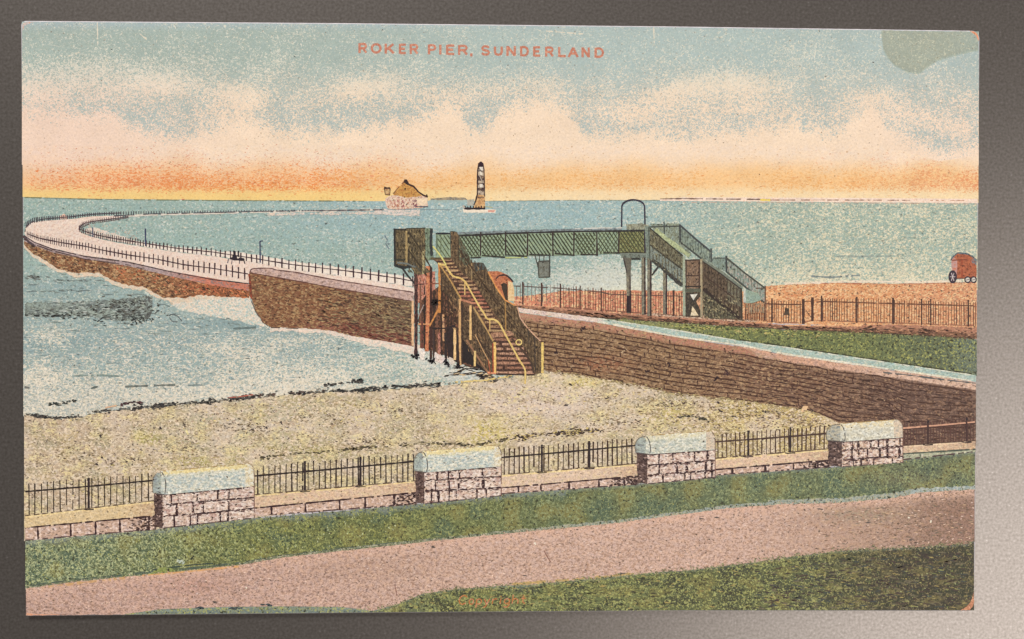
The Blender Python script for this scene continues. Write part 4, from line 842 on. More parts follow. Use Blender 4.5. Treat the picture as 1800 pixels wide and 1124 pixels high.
fs_.rag([(1143, 394), (1195, 393), (1197, 426), (1215, 446), (1180, 425), (1150, 405)], (138, 144, 118), (160, 174, 156), .35, .1, .6)
fs_.rag([(1196, 398), (1250, 444), (1250, 462), (1232, 452), (1197, 427)], (142, 158, 142), (120, 132, 116), .35, .1, .4)
fs_.rag([(1252, 454), (1277, 454), (1279, 478), (1262, 472), (1250, 462)], (142, 158, 140), (120, 132, 114), .35, .1, .4)
fs_.rag([(1279, 456), (1344, 508), (1346, 532), (1338, 527), (1279, 479)], (150, 164, 146), (186, 166, 150), .3, .1, .4)
fs_.rag([(1142, 401), (1200, 449), (1204, 460), (1204, 505), (1196, 502), (1163, 472), (1143, 457)], (122, 116, 90), (100, 92, 70), .35, .2, .5)
fs_.rag([(1143, 432), (1203, 476), (1203, 506), (1163, 472), (1143, 457)], (138, 146, 130), (112, 116, 100), .35, .04, .5)
fs_.line([(1146, 457), (1163, 470), (1180, 486), (1199, 502)], 6.5, (60, 56, 52), B=(84, 84, 76), st=.3)
fs_.line([(1152, 404), (1170, 420), (1190, 434), (1212, 450)], 8, (190, 198, 148), B=(160, 168, 124), st=.3); fs_.line([(1143, 402), (1165, 421), (1200, 450)], 2.4, (64, 60, 50)); fs_.line([(1143, 431), (1170, 452), (1202, 476)], 2.4, (66, 62, 52))
fs_.rag([(1204, 458), (1231, 457), (1233, 513), (1206, 515)], (122, 96, 76), (150, 122, 96), .25, .14, .4)
LFP = [(1233, 457), (1303, 508), (1305, 563), (1240, 558), (1234, 520)]
fs_.rag(LFP, (104, 86, 68), (84, 70, 54), .35, .2, .5)
fs_.rag([(1236, 512), (1262, 530), (1300, 560), (1250, 560), (1236, 554)], (88, 84, 66), (120, 110, 84), .3, .25, .8)
fs_.rag([(1277, 492), (1303, 510), (1303, 540), (1278, 530)], (104, 96, 78), (124, 118, 96), .4, .1, .5)
z = nextz()
for i in range(12): x = 1239 + i * 5.6; fs_.line([(x, ip([(1233, 460), (1303, 512)], x)), (x, 558)], 1.5, (70, 56, 46), z=z, gap=.2, jit=.5)
z = nextz()
for i in range(10): x = 1148 + i * 5.4; fs_.line([(x, ip([(1142, 405), (1200, 452)], x)), (x, ip([(1142, 455), (1200, 500)], x))], 1.3, (92, 84, 64), z=z, gap=.2, jit=.5)
z = nextz()
for i in range(11): x = 1199 + i * 4.8; fs_.line([(x, ip([(1195, 398), (1250, 444)], x)), (x, ip([(1197, 427), (1250, 462)], x))], 1.1, (98, 108, 94), z=z, gap=.15, jit=.5)
z = nextz()
for i in range(13): x = 1281 + i * 5; fs_.line([(x, ip([(1277, 455), (1345, 508)], x)), (x, ip([(1277, 479), (1345, 532)], x))], 1.1, (104, 110, 94), z=z, gap=.15, jit=.5)
fs_.dabs(90, lambda: (lambda x: (x, random.uniform(ip([(1142, 404), (1200, 450)], x), ip([(1142, 455), (1200, 500)], x))))(random.uniform(1145, 1200)), None, (2, 6), (1, 2), (.7, .6), [(90, 88, 70), (154, 150, 118), (76, 78, 66)])
for pts, wd, c in (([(1236, 508), (1262, 530), (1300, 560)], 5.5, (60, 48, 42)), ([(1238, 485), (1262, 503), (1288, 523)], 2, (76, 58, 48)), ([(1232, 455), (1270, 480), (1304, 506)], 4.6, (126, 132, 112)), ([(1234, 459), (1270, 484), (1303, 509)], 2, (66, 58, 52)), ([(1303, 507), (1304, 563)], 3, (66, 60, 50)),
                   ([(1143, 399), (1195, 398)], 2.4, (78, 80, 70)), ([(1167, 390), (1168, 412)], 2, (72, 76, 70)), ([(1195, 395), (1195.5, 427)], 3, (72, 74, 68)), ([(1194, 395), (1222, 420), (1250, 443)], 3, (74, 76, 72)), ([(1197, 427), (1218, 443), (1233, 455)], 2.6, (74, 76, 68)), ([(1250, 437), (1250, 461)], 3, (80, 84, 80)),
                   ([(1253, 454), (1277, 454)], 2, (80, 84, 76)), ([(1276.5, 450), (1277, 478)], 3.2, (70, 72, 66)), ([(1277, 454), (1310, 481), (1345, 507)], 3, (76, 76, 68)), ([(1277, 478), (1308, 503), (1342, 531)], 2.8, (76, 80, 70)), ([(1345, 503), (1345, 563)], 2.2, (96, 70, 56)), ([(1328, 507), (1346, 507)], 2, (90, 74, 62)), ([(1140, 400), (1142.5, 458)], 2, (84, 88, 74)),
                   ([(1202, 450), (1202.5, 556)], 4.6, (166, 174, 146)), ([(1206, 458), (1206, 514)], 1.8, (70, 56, 48)), ([(1232.5, 456), (1233, 558)], 4, (166, 150, 118)), ([(1229, 458), (1229, 514)], 2.2, (66, 48, 42)), ([(1204, 458), (1230, 457)], 2.4, (70, 56, 48)), ([(1205, 485), (1230, 485)], 2, (74, 54, 46)), ([(1204, 504), (1232, 504)], 2.6, (60, 50, 44)), ([(1204, 511), (1232, 511)], 7, (92, 92, 76))):
    fs_.line(pts, wd, c, jit=.15)
fs_.poly([(1205, 515), (1231, 515), (1231, 557), (1205, 557)], (66, 58, 50), (96, 84, 66), .3)
fs_.rag([(1213, 518), (1226, 517), (1219, 528)], (226, 220, 204), amp=.4, step=4); fs_.rag([(1217, 539), (1222, 545), (1228, 555), (1214, 555)], (236, 214, 176), amp=.4, step=4); fs_.rag([(1224, 530), (1231, 522), (1231, 546)], (224, 170, 130), (150, 110, 84), .3, amp=.4, step=4)
fs_.rag([(1308, 508), (1334, 516), (1338, 528), (1322, 533), (1309, 533)], (154, 174, 152), None, 0, -.1, .5); fs_.line([(1308.5, 508), (1308.5, 532)], 4, (206, 206, 192)); fs_.rag([(1310, 534), (1344, 532), (1344, 550), (1312, 552)], (150, 134, 106), (206, 146, 104), .4, .1, 1.2)
z = nextz()
for i in range(9): fs_.line([(1311 + i * 4.1, 534), (1311 + i * 4.1, 563)], 1.3, (110, 72, 54), z=z, gap=.1)
fs_.dabs(130, lambda: (random.uniform(1237, 1300), random.uniform(520, 560)), None, (2, 6), (1, 2), (.8, .8), [(60, 56, 46), (140, 128, 96), (176, 160, 120)])
fs_.build('shore_staircase', M_WOOD, fb)

# ---------------- promenade wall: foreground grass first (behind), then walls
GP = [(45, 1035), (133, 1023), (233, 1013), (317, 1005), (433, 992), (500, 980), (600, 969), (750, 952.5), (883, 939), (1028, 925), (1080, 920), (1180, 907), (1280, 893.5), (1367, 887), (1480, 884), (1567, 876), (1617, 866), (1713, 861)]
GT = [(44, 951), (276, 931), (441, 912), (730, 887), (883, 869), (1115, 852), (1258, 836), (1458, 822), (1588, 808), (1640, 800), (1714, 795)]
gr = Part()
def g1_fn(x, y):
    A = lerp((110, 124, 92), (108, 114, 68), sm(80, 400, x)); A = lerp(A, (104, 113, 78), sm(800, 1200, x)); A = lerp(A, (104, 112, 84), sm(1550, 1680, x))
    n1 = nz(x, y, 40, 4); A = lerp(A, (132, 122, 70), sm(.05, .4, n1) * .7); A = lerp(A, (88, 106, 82), sm(.05, .4, -n1) * .7)
    d = y - ip(GT, x); A = lerp((122, 132, 124), A, sm(3, 12, d + nz(x, y, 14) * 8) if x < 1000 else sm(-2, 8, d))
    A = lerp(A, (116, 100, 74), .55 * blob(x, y, 1580, 840, 60, 18))
    B = lerp((190, 194, 140), (166, 168, 100), sm(200, 500, x)); B = lerp(B, (154, 162, 112), sm(700, 1000, x))
    return A, B, .34 - .12 * sm(300, 700, x) + .2 * nz(x, y, 26, 2), -.02 + .2 * nz(x, y, 20, 5)
gr.band(44.6, 1713.8, GT, lambda x: ip(GP, x) + 1, g1_fn, 5, amp=.8)
gr.dabs(700, inband(46, 700, [(46, 962), (441, 924), (700, 898)], GP, 0, .96), None, (2, 4.5), (1, 2), (1.2, .8), [(176, 180, 108), (202, 206, 158), (160, 158, 76), (84, 96, 62)])
gr.dabs(500, inband(700, 1712, GT, GP, .05, .96), None, (2, 4.5), (1, 1.8), (1.2, .8), [(150, 156, 96), (166, 164, 92), (88, 98, 66), (130, 140, 90)])
gr.line([(x, ip(GP, x) - 3.5) for x in range(45, 760, 9)], 3.4, (92, 104, 84), gap=.2, jit=.5)
gr.line([(268, 1002), (290, 999), (340, 993), (380, 990)], 2, (60, 74, 68), gap=.15)
gr.line([(335, 984), (341, 977)], 2.4, (58, 62, 48)); gr.rag([(262, 1008), (284, 997), (300, 999), (310, 1005), (280, 1011)], (150, 158, 86), None, 0, 0, 1.2)
for a, b, w0, w1 in ((45, 190, 3, 3), (420, 900, 4, 5), (900, 1350, 5, 6), (1350, 1625, 8, 9)):
    gr.band(a, b, lambda x: ip(GP, x) - (w0 + (w1 - w0) * (x - a) / (b - a)), lambda x: ip(GP, x) + .6, lambda x, y: (lerp((118, 124, 92), (156, 166, 152), sm(700, 1200, x)), (184, 178, 150), .38 + .3 * nz(x, y, 12, 3), .1), 5, amp=1.2)
gr.band(1600, 1713.6, lambda x: ip(GP, x) - 7, lambda x: ip(GP, x), lambda x, y: ((152, 168, 164), (196, 196, 184), .3, -.1), 5, amp=1.5)
edge(gr, GT, 420, [(112, 116, 78), (140, 146, 110), (96, 92, 74), (120, 132, 122)], 1.6, (2, 5), (1, 2), (1.2, .9))
edge(gr, [(x, y - 2) for x, y in GP], 520, [(100, 110, 74), (128, 138, 96), (150, 156, 120), (84, 92, 66)], 2.2, (2, 5), (1, 2), (.9, 1))
gr.dabs(12, inblob(318, 988, 6, 4), (204, 212, 190), (3, 6), (1.5, 3), (0, 1))
gr.build('printed_near_grass', M_GRASS, card)
PB = [(46, 1086), (215, 1086), (218, 1080), (283, 1071), (400, 1067), (500, 1066), (600, 1067), (655, 1074), (700, 1062), (743, 1044), (800, 1036), (883, 1030), (933, 1028), (1100, 1012), (1167, 1005), (1200, 1004), (1300, 992), (1400, 978), (1483, 968), (1600, 963), (1700, 957), (1713, 950)]
pa = Part()
def path_fn(x, y):
    A = lerp((212, 174, 156), (218, 182, 162), sm(300, 800, x)); A = lerp(A, (190, 156, 134), sm(1300, 1520, x)); A = lerp(A, (160, 124, 106), sm(1520, 1700, x) * sm(0, 30, y - ip(GP, x)))
    A = lerp((226, 184, 160), A, sm(0, 18, y - ip(GP, x))); A = lerp(A, (196, 160, 136), .5 * blob(x, y, 650, 1000, 120, 22)); A = lerp(A, (204, 154, 136), .5 * blob(x, y, 340, 1030, 60, 14))
    A = lerp(A, (152, 140, 112), .5 * blob(x, y, 1520, 905, 70, 12))
    B = lerp((168, 134, 118), (178, 142, 122), sm(500, 1000, x)); B = lerp(B, (132, 104, 84), sm(1450, 1700, x))
    return A, B, .16 + .18 * sm(0, 30, y - ip(GP, x)) + .15 * nz(x, y, 24, 6), -.12 + .1 * nz(x, y, 20) + .1 * sm(1450, 1650, x)
pa.band(45.8, 1713, GP, lambda x: min(ip(PB, x) + 2, ip(BOTE, x)), path_fn, 5, amp=.6)
pin = [(46, 1078), (215, 1078), (283, 1066), (640, 1062), (743, 1040), (883, 1026), (1200, 1000), (1400, 974), (1600, 960), (1712, 952)]
pa.dabs(1500, inband(47, 1712, GP, pin, .03, 1), None, (2, 5.5), (.9, 1.8), (-.2, .6), [(244, 214, 194), (238, 204, 182), (172, 138, 122), (190, 152, 132)])
pa.dabs(240, inband(1430, 1712, [(1430, 900), (1712, 880)], pin, .0, 1), None, (4, 12), (1, 1.8), (.05, .3), [(124, 96, 80), (150, 112, 92), (206, 170, 136), (112, 100, 82)])
pa.line([(80, 1032), (130, 1026), (230, 1015)], 4, (216, 172, 118), B=(206, 160, 120), st=.45, gap=.25, jit=.7); pa.line([(250, 1012), (330, 1005), (420, 996)], 2.6, (226, 172, 116), gap=.2, jit=.5)
pa.line([(900, 1027), (1000, 1020), (1060, 1014), (1120, 1008)], 4, (206, 170, 108), B=(176, 150, 100), st=.45, gap=.2, jit=.7)
for pts in ([(956, 968), (962, 979), (968, 988)], [(694, 1028), (698, 1048)]): pa.line(pts, 1.8, (140, 100, 86), gap=.15)
for x, y in ((1525, 919), (1604, 949), (762, 962), (1233, 912), (1261, 910), (379, 1059), (923, 1012), (1094, 1008), (1180, 1004), (1440, 895)): pa.dabs(4, inblob(x, y, 4, 1.2), (92, 80, 74), (4, 9), (1.4, 2.4), (0, .2))
for x, y in ((940, 955), (1597, 910), (1636, 917), (433, 1033)): pa.dabs(2, inblob(x, y, 1, 1), (246, 232, 206), (3, 4), (2.5, 3.5), (0, 1))
edge(pa, [(x, y + 1) for x, y in GP], 380, [(226, 192, 168), (206, 170, 148), (186, 154, 124)], 1.8)
pa.build('printed_path', M_GROUND, card)
fg = Part()
def g2_fn(x, y):
    A = lerp((112, 118, 90), (112, 118, 72), sm(640, 850, x)); A = lerp(A, (94, 98, 62), sm(1100, 1300, x)); A = lerp(A, (68, 60, 50), sm(1400, 1620, x))
    n1 = nz(x, y * 2.4, 45, 4); A = lerp(A, (120, 110, 62), sm(.05, .35, n1) * .7); A = lerp(A, (70, 70, 50), sm(.02, .3, -n1) * .8)
    A = lerp(A, (128, 142, 130), .9 * (1 - sm(600, 700, x)) + .5 * blob(x, y, 900, 1033, 40, 6) + .6 * (1 - sm(0, 5, y - ip(PB, x))))
    return A, lerp((172, 172, 104), (138, 124, 84), sm(1350, 1600, x)), .2 + .3 * nz(x, y * 2, 16, 3) - .1 * sm(1500, 1650, x), .06 + .3 * nz(x, y * 2.2, 24, 7) + .10 * sm(1400, 1650, x)
fg.band(215, 1712, PB, lambda x: max(ip(BOTE, x), ip(PB, x) + .05), g2_fn, 5, amp=.0)
fg.dabs(700, inband(720, 1708, PB, BOTE, .05, .97), None, (4, 13), (1, 2.2), (.05, .3), [(64, 58, 46), (84, 80, 54), (150, 146, 84), (170, 150, 90), (96, 100, 60)])
fg.dabs(420, inband(1330, 1706, [(1330, 1000), (1480, 978), (1706, 962)], BOTE, .05, .97), None, (5, 18), (1.2, 3), (.0, .3), [(66, 54, 50), (82, 66, 56), (74, 78, 68), (110, 100, 76)])
fg.dabs(140, inband(900, 1200, PB, BOTE, .1, .97), None, (4, 10), (1, 2), (-.5, .3), [(150, 152, 96), (78, 74, 56), (130, 130, 84)])
for x, y in ((350, 1069), (413, 1069), (470, 1063)): fg.dabs(9, inblob(x, y, 10, 2), (66, 78, 84), (5, 10), (1.6, 3), (0, .2))
edge(fg, PB, 900, [(112, 116, 72), (140, 142, 96), (176, 160, 128), (92, 96, 62), (156, 150, 108)], 2.4, (2, 6), (1, 2.2), (.3, .8), 620)
fg.dabs(420, inband(700, 1710, PB, BOTE, .1, .97), None, (2, 5), (1, 2), (1.0, .9), [(150, 152, 96), (168, 166, 112), (136, 140, 80)])
fg.build('printed_foreground_grass', M_GRASS, card)

# walls of the promenade with railings between round-topped pillars
JT = (62, 40, 42)
PANELS = [  # x0, x1, coping top, coping bottom, course bottom, rail y, picket top, spacing, posts
    (44.5, 274, (908, 881), (928, 907), (951, 931), (864.5, 844.5), (850, 832), 10.9, (156,), 2.0),
    (447, 733, (871, 846), (893.5, 866), (908, 887), (837, 811), (819, 796), 9.7, (536, 633.6), 2.2),
    (881, 1121, (836, 816), (858, 837), (869, 852), (804.5, 783), (788, 770), 8.6, (952.5, 1036), 2.2),
    (1257, 1458, (807, 790), (826, 809), (836, 822), (777, 762), (762, 748), 7.8, (1315, 1389), 2.0),
    (1587, 1714.6, (784.5, 775.6), (798, 790), (809, 795), (753, 742), (743, 733), 5.0, (1631, 1699), 1.8)]
for pi, (x0, x1, ct, cb, gb, ry, pt, spc, posts, pw) in enumerate(PANELS):
    f = lambda pr, x: pr[0] + (pr[1] - pr[0]) * (x - x0) / (x1 - x0)
    wp = Part()
    right = pi >= 4
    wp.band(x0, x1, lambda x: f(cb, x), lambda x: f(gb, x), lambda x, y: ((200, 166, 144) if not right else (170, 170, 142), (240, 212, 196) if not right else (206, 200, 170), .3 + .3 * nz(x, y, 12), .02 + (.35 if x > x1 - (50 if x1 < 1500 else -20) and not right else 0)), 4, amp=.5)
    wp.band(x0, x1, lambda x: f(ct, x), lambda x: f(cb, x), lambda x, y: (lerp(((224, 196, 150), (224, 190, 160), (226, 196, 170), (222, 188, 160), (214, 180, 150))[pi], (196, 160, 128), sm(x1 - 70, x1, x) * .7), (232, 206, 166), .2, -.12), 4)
    if not right: wp.line([(x, f(ct, x) + 1.2) for x in range(int(x0) + 1, int(x1), 9)], 2.6, (246, 218, 160), jit=.4, gap=.08)
    else: wp.line([(x, f(ct, x) + 1.2) for x in range(int(x0) + 1, int(x1), 9)], 2.2, (244, 212, 176), jit=.4)
    wp.line([(x0, f(cb, x0)), (x1, f(cb, x1))], 2.6, JT if not right else (84, 92, 76), jit=.4, gap=.08)
    wp.line([(x0, f(gb, x0) - 1), (x1, f(gb, x1) - 1)], 2.0, (84, 60, 60), jit=.5, gap=.3)
    x = x0 + (22 if pi == 0 else 30); z = nextz()
    while x < x1 - 12:
        wp.line([(x, f(cb, x)), (x + .5, f(gb, x) - 1)], 3.2 if not right else 1.6, JT if not right else (84, 92, 76), z=z, res=4, jit=.5); wp.line([(x + 4, f(cb, x) + 3), (x + 4, f(gb, x) - 3)], 1.6, (240, 214, 196), z=z, res=4); x += random.uniform(38, 62)
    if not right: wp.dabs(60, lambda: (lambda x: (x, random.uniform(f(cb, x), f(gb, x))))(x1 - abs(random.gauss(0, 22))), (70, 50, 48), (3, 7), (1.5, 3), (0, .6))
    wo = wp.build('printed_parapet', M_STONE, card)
    rl = Part(); rc = [(58, 46, 36), (52, 40, 38), (64, 42, 34), (78, 54, 44), (92, 60, 52)][pi]
    z = nextz(); x = x0 + spc * .6
    while x < x1 - 3:
        b = f(ct, x) - (1 if pi else 2)
        rl.line([(x + random.uniform(-.5, .5), f(pt, x) + random.uniform(-1, 2.5)), (x + random.uniform(-.6, .6), b)], pw * random.uniform(.75, 1.2), rc, z=z, res=8, jit=.3, gap=.03); x += spc * random.uniform(.95, 1.05)
    rl.line([(x0 + (0 if pi else 0), f(ry, x0)), ((x0 + x1) / 2, f(ry, (x0 + x1) / 2) + .5), (x1 - 1, f(ry, x1))], 2.8 if pi != 4 else 3.0, (50, 40, 38) if pi < 3 else ((76, 54, 46) if pi == 3 else (214, 160, 130)), jit=.25)
    if pi == 4: rl.line([(x0, f(ry, x0) + 2.4), (x1, f(ry, x1) + 2.4)], 1.6, (74, 48, 42))
    rl.line([(x0, f(ct, x0) - 1), (x1, f(ct, x1) - 1)], 1.8, (96, 74, 58), gap=.2, jit=.5)
    rl.dabs(int((x1 - x0) * .35), lambda: (lambda x: (x, random.uniform(f(pt, x), f(ct, x) - 2)))(random.uniform(x0, x1 - 3)), None, (2, 5), (1, 1.8), (.3, .9), [(96, 76, 54), (120, 98, 62), (80, 60, 50)] if pi < 4 else [(90, 64, 54)])
    for px in posts:
        rl.line([(px, f(pt, px) - 1), (px, f(ct, px))], 3.8 if pi < 3 else 3.4, (56, 44, 44) if pi < 4 else (74, 50, 46), jit=.2)
        rl.line([(px - 9, f(ct, px) + .5), (px - 4, f(ct, px) + 1.6), (px + 9, f(ct, px) + .6)], 2.0, (60, 48, 48), jit=.3)
        rl.dabs(4, inblob(px, f(pt, px) + 2, 2, 3), (52, 42, 46), (2.5, 4), (1.5, 2.8), (0, 1))
    rl.build('railing', M_LINE, wo)
PILL = [  # end-left x, face-left x, right x, cap top (l, r), cap bottom (l, r), base (l, r), rows, colours
    (269, 287, 447, (828, 814.5), (870, 855), (929, 911), ((887, 875), (908, 893.5)), (184, 194, 186), (240, 220, 162)),
    (728, 747, 881, (793, 782), (831, 820), (886, 872), ((845.5, 838), (863.5, 857)), (188, 198, 186), (240, 222, 168)),
    (1117, 1139, 1257, (765.6, 757), (799, 791), (851, 840), ((818, 809), (836, 827)), (194, 198, 180), (234, 222, 184)),
    (1453, 1481, 1587, (744.5, 737), (777, 769), (821, 813.5), ((792, 784.5), (809, 802)), (204, 198, 178), (238, 220, 178))]
for k, (ex, fx, rx, ctp, cbt, bs_, rows, capc, hic) in enumerate(PILL):
    f = lambda pr, x: pr[0] + (pr[1] - pr[0]) * (x - fx) / (rx - fx)
    pp = Part()
    stone = (214, 184, 164) if k < 3 else (204, 168, 140)
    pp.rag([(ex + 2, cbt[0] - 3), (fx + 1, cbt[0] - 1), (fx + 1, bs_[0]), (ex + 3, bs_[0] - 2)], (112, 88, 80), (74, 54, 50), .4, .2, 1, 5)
    pp.band(fx - 1, rx, lambda x: f(cbt, x) - 1, lambda x: f(bs_, x), lambda x, y: (lerp(stone, (196, 160, 146), sm(0, .3, nz(x, y, 16, k))), (244, 224, 208), .44 + .3 * nz(x, y, 10, k + 3), .10 + .2 * nz(x, y, 9, k + 7)), 4, amp=.4)
    edges = [cbt] + list(rows) + [bs_]
    for e in edges[:3]: pp.line([(fx, e[0]), ((fx + rx) / 2, f(e, (fx + rx) / 2) + random.uniform(-1, 1)), (rx, e[1])], 2.5, JT, jit=.5, gap=.05, amp=.5)
    pp.line([(fx, bs_[0] - .5), (rx, bs_[1] - .5)], 1.8, (90, 74, 70), jit=.5, gap=.25)
    for r_ in range(3):
        z = nextz(); x = fx + random.uniform(10, 26)
        while x < rx - 5:
            a, b = f(edges[r_], x), f(edges[r_ + 1], x); pp.line([(x, a), (x + random.uniform(-1, 1), b)], random.uniform(2.4, 4.2), JT, z=z, res=4, jit=.5)
            pp.line([(x - 5, a + 4), (x - 5, b - 3)], 2.2, (244, 220, 204), z=z, res=4, jit=.5); x += random.choice([14, 20, 30, 40, 46]) * random.uniform(.85, 1.1) * (1 - .08 * k)
    for e in edges[:3]: pp.dabs(34, lambda: (lambda x: (x, f(e, x) + random.gauss(1.5, 1.6)))(random.uniform(fx, rx)), None, (3, 9), (1.2, 3.2), (0, .3), [(66, 46, 46), (92, 68, 64), (128, 98, 90)])
    pp.dabs(90, lambda: (lambda x: (x, random.uniform(f(cbt, x) + 2, f(bs_, x) - 2)))(random.uniform(fx + 2, rx - 2)), None, (3, 8), (1, 2.4), (-.5, .5), [(238, 216, 198), (228, 202, 184), (188, 156, 138)])
    pp.dabs(70, lambda: (lambda x: (x, random.uniform(f(cbt, x) + 2, f(bs_, x) - 2)))(random.uniform(fx + 2, rx - 2)), None, (3, 7), (1, 2), (-.1, .4), [(170, 130, 118), (242, 218, 202), (130, 96, 88)])
    pp.dabs(26, lambda: (random.uniform(ex + 4, fx + 2), random.uniform(cbt[0], bs_[0] - 3)), None, (3, 7), (1.5, 3), (0, 1.2), [(60, 44, 44), (90, 66, 60), (180, 150, 136)])
    pp.line([(rx, cbt[1]), (rx, bs_[1])], 1.6, (120, 84, 76), gap=.15)
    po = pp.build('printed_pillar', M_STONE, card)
    pc = Part()
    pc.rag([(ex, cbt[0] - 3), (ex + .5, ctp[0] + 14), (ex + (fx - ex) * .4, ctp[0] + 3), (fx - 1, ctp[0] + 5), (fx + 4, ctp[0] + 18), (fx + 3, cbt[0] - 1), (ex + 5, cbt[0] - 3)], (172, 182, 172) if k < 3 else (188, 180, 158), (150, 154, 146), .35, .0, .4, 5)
    h = cbt[0] - ctp[0]
    n_ = 24; z = nextz()
    def capprof(x):       # rounded right shoulder
        return f(ctp, x) + (10 + 2 * (k > 1)) * max(0, (x - (rx - 13)) / 13) ** 2
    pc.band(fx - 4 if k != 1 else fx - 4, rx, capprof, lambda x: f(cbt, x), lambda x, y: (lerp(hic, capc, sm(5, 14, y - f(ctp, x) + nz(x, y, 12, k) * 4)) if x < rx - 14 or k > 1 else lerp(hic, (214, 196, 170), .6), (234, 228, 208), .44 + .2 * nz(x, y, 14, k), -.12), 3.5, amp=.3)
    if k > 1: pc.band(rx - 16, rx - .5, lambda x: capprof(x) + .4, lambda x: f(cbt, x) - 1, lambda x, y: ((222, 200, 174), (190, 180, 160), .3, -.2), 3.5)
    pc.curve([(fx - 3, ctp[0] + 2), (fx + 2, ctp[0] + 10), (fx + 4.5, ctp[0] + 24), (fx + 3, cbt[0] - 1)], 1.8, (96, 92, 88), gap=.1)
    pc.curve([(ex, cbt[0] - 4), (ex - .5, ctp[0] + 16), (ex + 6, ctp[0] + 5), (fx - 4, ctp[0] + 1.5)], 1.5, (120, 112, 98), gap=.15)
    pc.curve([(rx - 6, ctp[1] + 2), (rx - 1, ctp[1] + 10), (rx, cbt[1] - 10), (rx, cbt[1])], 1.5, (130, 104, 88), gap=.15)
    pc.line([(fx, ctp[0] + .3), (rx - 10, f(ctp, rx - 10) + .3)], 1.5, (180, 150, 100), gap=.35, jit=.5)
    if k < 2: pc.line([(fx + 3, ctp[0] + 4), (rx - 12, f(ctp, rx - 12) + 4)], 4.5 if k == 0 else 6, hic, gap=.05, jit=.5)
    pc.line([(ex + 6, cbt[0] - 2), (fx + 2, cbt[0])], 2, (90, 80, 76), gap=.1)
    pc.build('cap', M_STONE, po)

# ---------------- lettering
def stroke_text(part, text, boxes, base, cap, wd, col, slant=0.0):
    G = {'R': [[(0, -.1), (0, 1.1)], [(.1, 0), (.62, 0), (.86, .06), (.95, .24), (.86, .44), (.62, .52), (.1, .52)], [(.5, .5), (1, 1.05)]],
         'O': [[(.5 + .5 * math.sin(a * math.pi / 9), .5 - .5 * math.cos(a * math.pi / 9)) for a in range(19)]],
         'K': [[(0, -.1), (0, 1.1)], [(.98, -.05), (.08, .62)], [(.36, .44), (1.02, 1.06)]], 'E': [[(0, -.1), (0, 1.1)], [(.1, 0), (1.05, 0)], [(.1, 1), (1.05, 1)], [(.1, .49), (.9, .49)]],
         'P': [[(0, -.1), (0, 1.1)], [(.1, 0), (.65, 0), (.9, .08), (1, .27), (.9, .47), (.65, .55), (.1, .55)]], 'I': [[(.5, -.1), (.5, 1.1)]], ',': [[(.5, .88), (.5, 1.02), (.2, 1.25)]],
         'S': [[(.95, .2), (.8, .05), (.5, 0), (.2, .04), (.05, .22), (.15, .41), (.5, .49), (.85, .57), (.97, .76), (.82, .95), (.5, 1), (.18, .95), (.02, .78)]],
         'U': [[(0, 0), (0, .65), (.12, .9), (.5, 1), (.88, .9), (1, .65), (1, 0)]], 'N': [[(0, 1.1), (0, -.1)], [(.05, 0), (.95, 1)], [(1, 1.1), (1, -.1)]],
         'D': [[(0, -.1), (0, 1.1)], [(.1, 1), (.55, 1), (.88, .84), (1, .5), (.88, .16), (.55, 0), (.1, 0)]], 'L': [[(0, -.1), (0, 1.1)], [(.1, 1), (1.05, 1)]], 'A': [[(-.03, 1.1), (.5, -.05)], [(.5, -.05), (1.03, 1.1)], [(.2, .66), (.8, .66)]],
         'C': [[(.95, .2), (.75, .04), (.45, 0), (.12, .2), (0, .55), (.14, .88), (.45, 1), (.9, .84)]],
         'o': [[(.5 + .5 * math.sin(a * math.pi / 6), .7 - .3 * math.cos(a * math.pi / 6)) for a in range(13)]], 'p': [[(0, .42), (0, 1.38)], [(0, .55), (.4, .4), (.9, .52), (1, .75), (.7, .98), (.1, .95)]],
         'y': [[(0, .42), (.5, 1)], [(1, .42), (.35, 1.3), (0, 1.38)]], 'r': [[(0, .42), (0, 1)], [(0, .62), (.5, .42), (1, .46)]], 'i': [[(.5, .42), (.5, 1)], [(.5, .12), (.5, .2)]],
         'g': [[(1, .45), (1, 1.15), (.7, 1.38), (.1, 1.32)], [(1, .6), (.6, .41), (.1, .55), (.1, .85), (.5, 1), (1, .85)]], 'h': [[(0, 0), (0, 1)], [(0, .6), (.5, .42), (1, .58), (1, 1)]], 't': [[(.4, .1), (.4, .85), (.9, 1)], [(0, .42), (.9, .42)]]}
    for ch, (a, b) in zip(text, boxes):
        yb = ip(base, (a + b) / 2); i_ = wd / 2; a2, b2 = a + i_, b - i_
        for s_ in G[ch]:
            pts = [(a2 + (b2 - a2) * u + slant * (1 - v) * cap, yb - cap + wd / 2 + (cap - wd) * v) for u, v in s_]
            part.line(pts, wd, col, jit=.07, res=30, B=(222, 160, 130), st=.22, dk=-.5)
tl = Part()
stroke_text(tl, 'ROKERPIER,SUNDERLAND', [(630, 646), (651.5, 671), (676, 694), (701, 715), (720, 736), (752, 767), (771, 777), (784, 800), (805, 823), (826, 831), (845, 862), (868, 884), (890, 907), (914, 930), (937, 951), (958, 974), (981, 996), (998, 1017), (1022, 1037), (1045, 1062)],
            [(630, 94.2), (830, 98), (1062, 102.5)], 18.8, 4.2, (196, 122, 98))
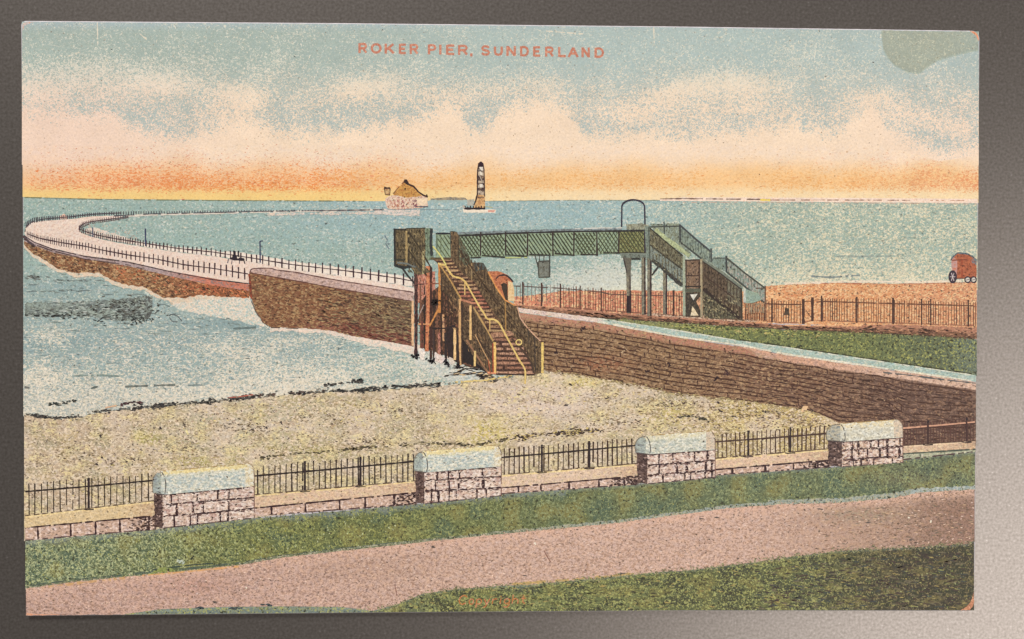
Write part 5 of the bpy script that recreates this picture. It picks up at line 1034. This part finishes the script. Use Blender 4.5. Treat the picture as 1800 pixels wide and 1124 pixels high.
tl.build('title_lettering', M_LINE, card, 'orange red capital letters across the sky')
cl = Part()
stroke_text(cl, 'Copyright', [(805, 821), (823, 833), (836, 847), (849, 861), (864, 874), (877, 881), (884, 896), (899, 911), (914, 925)], [(800, 1064), (936, 1062)], 18, 2.3, (184, 112, 58), .12)
cl.build('copyright_lettering', M_LINE, card, 'faint brown word printed over the bottom grass')

# ---------------- wear: stain and rubbed corners
stn = Part()
SB = [(1549, 62), (1551, 84), (1558, 99), (1571, 116), (1593, 127), (1606, 130), (1618, 129), (1633, 118), (1650, 107), (1683, 98), (1700, 93), (1719, 90)]
def stain_fn(x, y):
    e = sm(0, 14, min(ip(SB, x) - y, x - 1548)); A = lerp((163, 182, 172), lerp((162, 168, 148), (168, 176, 156), e), sm(0, 5, min(ip(SB, x) - y, x - 1548))); A = lerp(A, (164, 178, 164), .6 * sm(1660, 1715, x))
    return A, (206, 204, 178), .10 + .12 * nz(x, y, 30, 2), -.16 + .1 * nz(x, y, 12)
stn.band(1549, 1719.6, lambda x: ip(TOPE, x) + .6, SB, stain_fn, 4, amp=1.0)
stn.build('water_stain', M_SKY, card, 'olive grey water stain at the top right of the card')
def corner_wear(pts, c, lab):
    w_ = Part().rag(pts, c, (236, 170, 130), .3, -.1, .7, 3); w_.build('worn_corner', M_LINE, card, lab)
corner_wear([(1704, 54.6), (1711, 55.2), (1716, 58), (1720, 63), (1720.5, 72), (1719, 71), (1716.5, 64), (1711, 59)], (238, 160, 124), 'rubbed orange top right corner')
corner_wear([(1711.4, 1040), (1711.6, 1060), (1709.5, 1067), (1704, 1072.6), (1688, 1073), (1699, 1067), (1705.5, 1059), (1709.5, 1048)], (186, 122, 88), 'rubbed brown bottom right corner')
corner_wear([(39, 45), (42, 40.5), (48, 39.2), (58, 39.4), (50, 42), (43, 46), (40, 56)], (206, 192, 186), 'rubbed pale top left corner')
corner_wear([(47.5, 1078), (60, 1079.6), (90, 1080), (120, 1080.4), (60, 1082), (47.6, 1081.8)], (232, 172, 140), 'rubbed bottom left corner')
